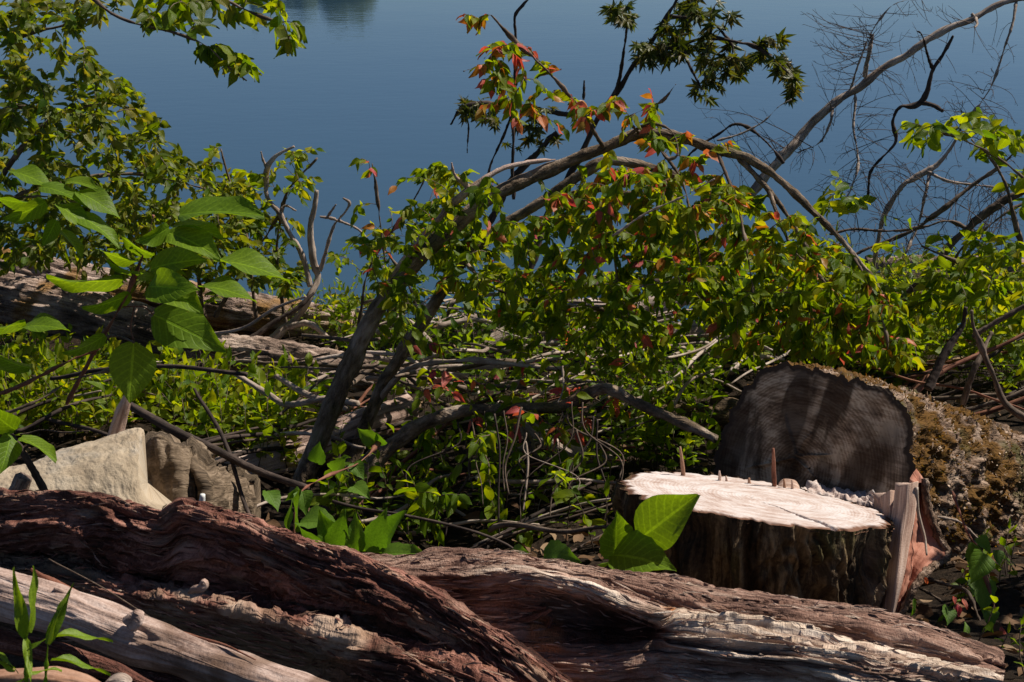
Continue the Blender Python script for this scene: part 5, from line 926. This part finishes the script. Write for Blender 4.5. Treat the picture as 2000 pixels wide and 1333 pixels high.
fan_plant('red_leaf_seedling', [((1870, 1180), (1874, 1205), 3.1, 3.08, 20), ((1880, 1170), (1890, 1190), 3.1, 3.08, 35), ((1862, 1165), (1868, 1178), 3.1, 3.08, 40), ((1806, 1128), (1812, 1142), 3.2, 3.2, 30), ((1965, 1240), (1975, 1280), 3.0, 2.95, 20), ((1955, 1225), (1965, 1258), 3.0, 2.97, 40)], [(1830, 1220, 3.15), (1860, 1180, 3.1), (1875, 1172, 3.1)], 'small seedling with red leaves under the angled branch at lower right', 'seedling', 'leafred', 'ellip')
root = empty('grass_tuft', P(50, 1370, 1.8), 'bright green broad grass tuft at the lower left corner', 'grass tuft'); L = Leaves()
for (a, b, Yb, Yt, roll) in [((50, 1245), (26, 1118), 1.80, 1.80, 15), ((55, 1235), (86, 1118), 1.80, 1.82, -50), ((92, 1258), (122, 1165), 1.78, 1.80, 50), ((95, 1258), (132, 1150), 1.79, 1.8, 10), ((105, 1245), (222, 1228), 1.80, 1.85, 65), ((50, 1248), (62, 1320), 1.80, 1.74, 5), ((60, 1315), (122, 1300), 1.76, 1.8, 65), ((60, 1320), (15, 1345), 1.76, 1.72, 55), ((100, 1290), (220, 1292), 1.82, 1.86, 70), ((-10, 1275), (40, 1300), 1.8, 1.78, 60), ((55, 1270), (100, 1240), 1.8, 1.8, 60), ((30, 1310), (-30, 1280), 1.78, 1.8, 60)]:
    p, q = P(*a, Yb), P(*b, Yt); d = q - p; view = unit(p - np.array([0, 0, CAMZ])); s = unit(np.cross(d, view)); nf = unit(np.cross(s, d)); nf = -nf if nf @ view > 0 else nf
    L.add(p, d, unit(math.cos(R_(roll)) * nf + math.sin(R_(roll)) * s), np.linalg.norm(d) * 1.05, 'reed', 'grass', 1.)
mb, _ = ytube([(48, 1390, 1.78), (52, 1320, 1.79), (50, 1245, 1.80)], [4, 4, 3], 8, 20, maskf=None); obj('stem', mb, M['grass'], root); mb, _ = ytube([(88, 1370, 1.79), (90, 1310, 1.79), (94, 1255, 1.79)], [2, 2, 2], 8, 20, maskf=None); obj('stem', mb, M['grass'], root)
L.build(root, 300, hi=True, name='blade', seed=9)

# ------------------------------------------------------------------ sticks in the tangle
rnd = random.Random(28)
for k, (pts, rp, mat, lab) in enumerate([
 ([(250, 790), (330, 835), (430, 885), (520, 925), (600, 955)], [8, 9, 8, 7, 6], 'twigdark', 'long dark stick slanting down right behind the limestone block'),
 ([(380, 760), (420, 830), (450, 890), (470, 960), (490, 1020)], [3, 4, 4, 4, 4], 'twigdark', 'dark stick crossing steeply over the long dark stick'),
 ([(460, 730), (520, 770), (560, 790), (640, 780), (700, 790)], [5, 6, 6, 6, 6], 'twigpale', 'grey stick bending toward the foot of the arching trunk'),
 ([(540, 735), (600, 770), (680, 800)], [5, 6, 5], 'twigpale', 'pale stick parallel to the bending grey stick'),
 ([(590, 655), (680, 665), (740, 662)], [3, 4, 3], 'twig', 'thin straight stick lying level right of the forked sapling'),
 ([(400, 655), (480, 640), (540, 600), (600, 580)], [3, 3, 3, 2], 'twigpale', 'slim stick under the big leaf pointing to the forked sapling'),
 ([(100, 740), (200, 725), (330, 715), (480, 730)], [4, 4, 4, 4], 'twigdark', 'dark level stick below the pale mossy log')]):
    c = path(pts, 5.3, 5.0) if k > 1 else path(pts, 4.3, 3.9); mb = MB(); tube(mb, c, np.array(rp) * PS(c[0][1]), 10, 60, wob=.012, rough=.2); tag(obj('dead_stick', mb, M[mat], loc=c[0]), lab, 'stick', 'named sticks in the tangle')
CW = {'drift': 'bleached', 'twigpale': 'pale tan', 'twig': 'grey-brown', 'twigdark': 'dark', 'twigred': 'reddish'}
def slabel(o, zone, px, py, ang, r, mat, x0, x1, y0, y1):
    a = math.degrees(math.atan2(math.sin(ang), math.cos(ang))) % 180
    way = 'lying level' if a < 20 or a > 160 else 'pointing waterward' if 60 < a < 120 else 'slanting right' if a < 90 else 'slanting left'
    th_ = 'thick' if r > .011 else 'thin' if r < .006 else 'slim'
    lr = ['left part', 'middle', 'right part'][min(2, int(3 * (px - x0) / (x1 - x0)))]; fb = 'far' if py < (y0 + y1) / 2 else 'near'
    o['label'] = f'{th_} {CW[mat]} stick {way}, {fb} {lr} {zone}'
def stick(px, py, ln, ang, r, mat, tilt=.0, dz=.02, name='dead_stick'):
    c0 = on_ground(px, py, dz); d = np.array([math.cos(ang), math.sin(ang), tilt]); n3 = unit(np.cross(d, UP)); b = rnd.uniform(-.12, .12) * ln
    pts = [c0 - d * ln / 2, c0 - d * ln * .15 + n3 * b + UP * rnd.uniform(0, .03), c0 + d * ln * .2 + n3 * b * .6 + UP * rnd.uniform(0, .04), c0 + d * ln / 2]
    mb = MB(); tube(mb, pts, [r, r * .95, r * .8, r * .5], 8, 26, wob=.02, rough=.25, seed=px); return obj(name, mb, M[mat], loc=c0)
for k in range(70):
    px, py = rnd.uniform(640, 1500), rnd.uniform(585, 760); ang = rnd.uniform(-1.2, 1.2) + (math.pi if rnd.random() < .5 else 0); r = rnd.uniform(.004, .016); m_ = rnd.choice(['drift', 'drift', 'twigpale', 'twig'])
    o = tag(stick(px, py, rnd.uniform(.25, 1.1), ang, r, m_, rnd.uniform(-.1, .3), rnd.uniform(.06, .34)), 'x', 'stick', 'bleached sticks in the driftwood pile'); slabel(o, 'of the driftwood pile', px, py, ang, r, m_, 640, 1500, 585, 760)
for k in range(50):
    px, py = rnd.uniform(560, 1250), rnd.uniform(790, 1060); ang = rnd.uniform(-.9, .9); r = rnd.uniform(.003, .010); m_ = rnd.choice(['twig', 'twigdark', 'twigred', 'twigpale'])
    o = tag(stick(px, py, rnd.uniform(.3, .9), ang, r, m_, rnd.uniform(-.2, .5), rnd.uniform(.0, .15)), 'x', 'stick', 'sticks in the shaded tangle'); slabel(o, 'of the shaded tangle', px, py, ang, r, m_, 560, 1250, 790, 1060)
for k in range(30):
    px, py = rnd.uniform(20, 600), rnd.uniform(690, 900); ang = rnd.uniform(-.8, .8); r = rnd.uniform(.004, .011); m_ = rnd.choice(['twig', 'twigpale', 'twigdark'])
    o = tag(stick(px, py, rnd.uniform(.4, 1.1), ang, r, m_, rnd.uniform(-.15, .35), rnd.uniform(.02, .15)), 'x', 'stick', 'sticks among the weeds'); slabel(o, 'of the left weeds', px, py, ang, r, m_, 20, 600, 690, 900)
for k in range(26):
    px, py = rnd.uniform(1720, 2010), rnd.uniform(590, 800); ang = rnd.uniform(-.9, .9); r = rnd.uniform(.004, .014); m_ = rnd.choice(['twig', 'twigdark', 'twigred'])
    o = tag(stick(px, py, rnd.uniform(.4, 1.2), ang, r, m_, rnd.uniform(-.15, .5), rnd.uniform(.02, .3)), 'x', 'stick', 'sticks behind the felled log'); slabel(o, 'of the brush behind the log', px, py, ang, r, m_, 1720, 2010, 590, 800)
for k in range(22):
    px = rnd.uniform(880, 1190); y0 = rnd.uniform(780, 870); Y = rnd.uniform(4.0, 4.6); x1 = px + rnd.uniform(-110, 110); y1 = rnd.uniform(900, 1075)
    c = path([(px, y0), (px + rnd.uniform(-15, 15), (2 * y0 + y1) / 3), (x1 + rnd.uniform(-12, 12), (y0 + 2 * y1) / 3), (x1, y1)], Y, Y - .15); mb = MB(); r = rnd.uniform(.0014, .004)
    tube(mb, c, [r, r, r * .7], 6, 24, wob=.006); m_ = rnd.choice(['twigpale', 'twig', 'twig', 'twigdark']); wd = 'hair-thin' if r < .0022 else 'thin'; ln_ = 'short' if y1 < 990 else 'long'; lr = ['left end', 'left middle', 'right middle', 'right end'][min(3, int(4 * (px - 880) / 310))]; tag(obj('vine_stem', mb, M[m_], loc=c[0]), f'{wd} {ln_} {CW[m_]} bare stem hanging under the {lr} of the low limb', 'vine stem', 'bare stems hanging below the low limb')

# ------------------------------------------------------------------ undergrowth and litter
def weeds(name, polys, lab, mkf, seed, kinds=('ovate', 'lance', 'ellip')):
    rnd = random.Random(seed); L = Leaves(); st = MB()
    for poly, n, hmin, hmax, sz in polys:
        xs = [p[0] for p in poly]; ys_ = [p[1] for p in poly]; k = 0
        while k < n:
            x, y = rnd.uniform(min(xs), max(xs)), rnd.uniform(min(ys_), max(ys_))
            if not inpoly(x, y, poly): continue
            k += 1; b = on_ground(x, y); h = rnd.uniform(hmin, hmax); tip = b + np.array([rnd.gauss(0, .25) * h, rnd.gauss(0, .25) * h, h]); mid = (b + tip) / 2 + .1 * h * rv(rnd)
            tube(st, [b - UP * .02, mid, tip], [.0022, .001], 4, 5); kd = rnd.choice(kinds); ss = sz * rnd.uniform(.7, 1.3)
            twig_leaves(L, [b, mid, tip], rnd, max(4, int(h / .03)), ss, kd, mkf, .2, .25, .6, .5)
    root = obj(name, st, M['twig'], kind='stuff', loc=on_ground(*polys[0][0][0])); tag(root, lab, 'undergrowth')
    mats = sorted({l[5] for l in L.L}); mb = MB(); r2 = random.Random(seed)
    for l in L.L:
        A = L.mat(l); v, q, t, uv = leaf_shape(l[4], r2.randrange(4), 'lo'); mb.add(v @ A.T + l[0], q, t, uv=uv, mi=mats.index(l[5]))
    obj('foliage', mb, [M[m] for m in mats], root, kind='stuff')
mixg = lambda p, u, r: 'leafyellow' if r.random() < .42 else 'leafgreen'
weeds('weeds', [([(-420, 640), (0, 640), (0, 900), (-420, 900)], 60, .1, .4, .08), ([(0, 760), (120, 740), (440, 795), (600, 820), (590, 930), (470, 930), (290, 850), (0, 880)], 360, .10, .30, .078), ([(0, 640), (110, 650), (60, 700), (0, 700)], 30, .15, .35, .06), ([(430, 560), (700, 590), (700, 700), (500, 650)], 150, .06, .26, .06)], 'mixed green weeds covering the bank at the left', mixg, 51)
weeds('weeds', [([(600, 930), (760, 830), (1200, 850), (1200, 1080), (620, 1080)], 90, .08, .3, .07), ([(700, 640), (1000, 700), (1380, 720), (1380, 860), (1200, 800), (760, 820)], 170, .08, .34, .065), ([(620, 570), (1050, 590), (1000, 720), (640, 740)], 70, .1, .32, .075)], 'dark green weeds in the shade under the bent trees', lambda p, u, r: 'leafgreen', 52)
weeds('weeds', [([(1380, 640), (1800, 660), (1800, 780), (1380, 760)], 200, .2, .6, .085), ([(2000, 580), (2400, 580), (2400, 800), (2000, 800)], 60, .15, .5, .08), ([(1740, 560), (2020, 580), (2020, 800), (1800, 760)], 170, .15, .5, .07)], 'bright green weeds behind the felled log', mixg, 53)
weeds('weeds', [([(1180, 790), (1400, 770), (1400, 940), (1200, 940)], 90, .08, .3, .065)], 'dark weeds in the shade left of the sawn log end', lambda p, u, r: 'leafgreen', 55)
weeds('weeds', [([(1780, 1150), (2020, 1100), (2020, 1340), (1960, 1340), (1900, 1250)], 16, .05, .14, .04)], 'low weeds at the lower right below the felled log', lambda p, u, r: 'leafgreen', 54)
rs = np.random.RandomState(9); mb = MB(); rr_ = random.Random(3)
for k in range(3200):
    x, y = (rs.uniform(-4, 4), rs.uniform(2.6, 9.2)) if k % 4 else (rs.uniform(-.8, 1.7), rs.uniform(2.6, 4.8)); z = float(ground_z(x, y)); s = rs.uniform(.03, .075); v, q, t, uv = leaf_shape('ovate', rr_.randrange(4), 'lo')
    d = unit(np.array([rs.normal(), rs.normal(), .25 * rs.normal()])); nr = unit(UP + .6 * rs.normal(size=3)); A = L.mat((None, d, nr, s)); mb.add(v @ A.T + np.array([x, y, z + .012]), q, t, uv=uv)
tag(obj('leaf_litter', mb, M['litter'], kind='stuff'), 'brown dead leaves and bits scattered over the muddy bank', 'leaf litter')
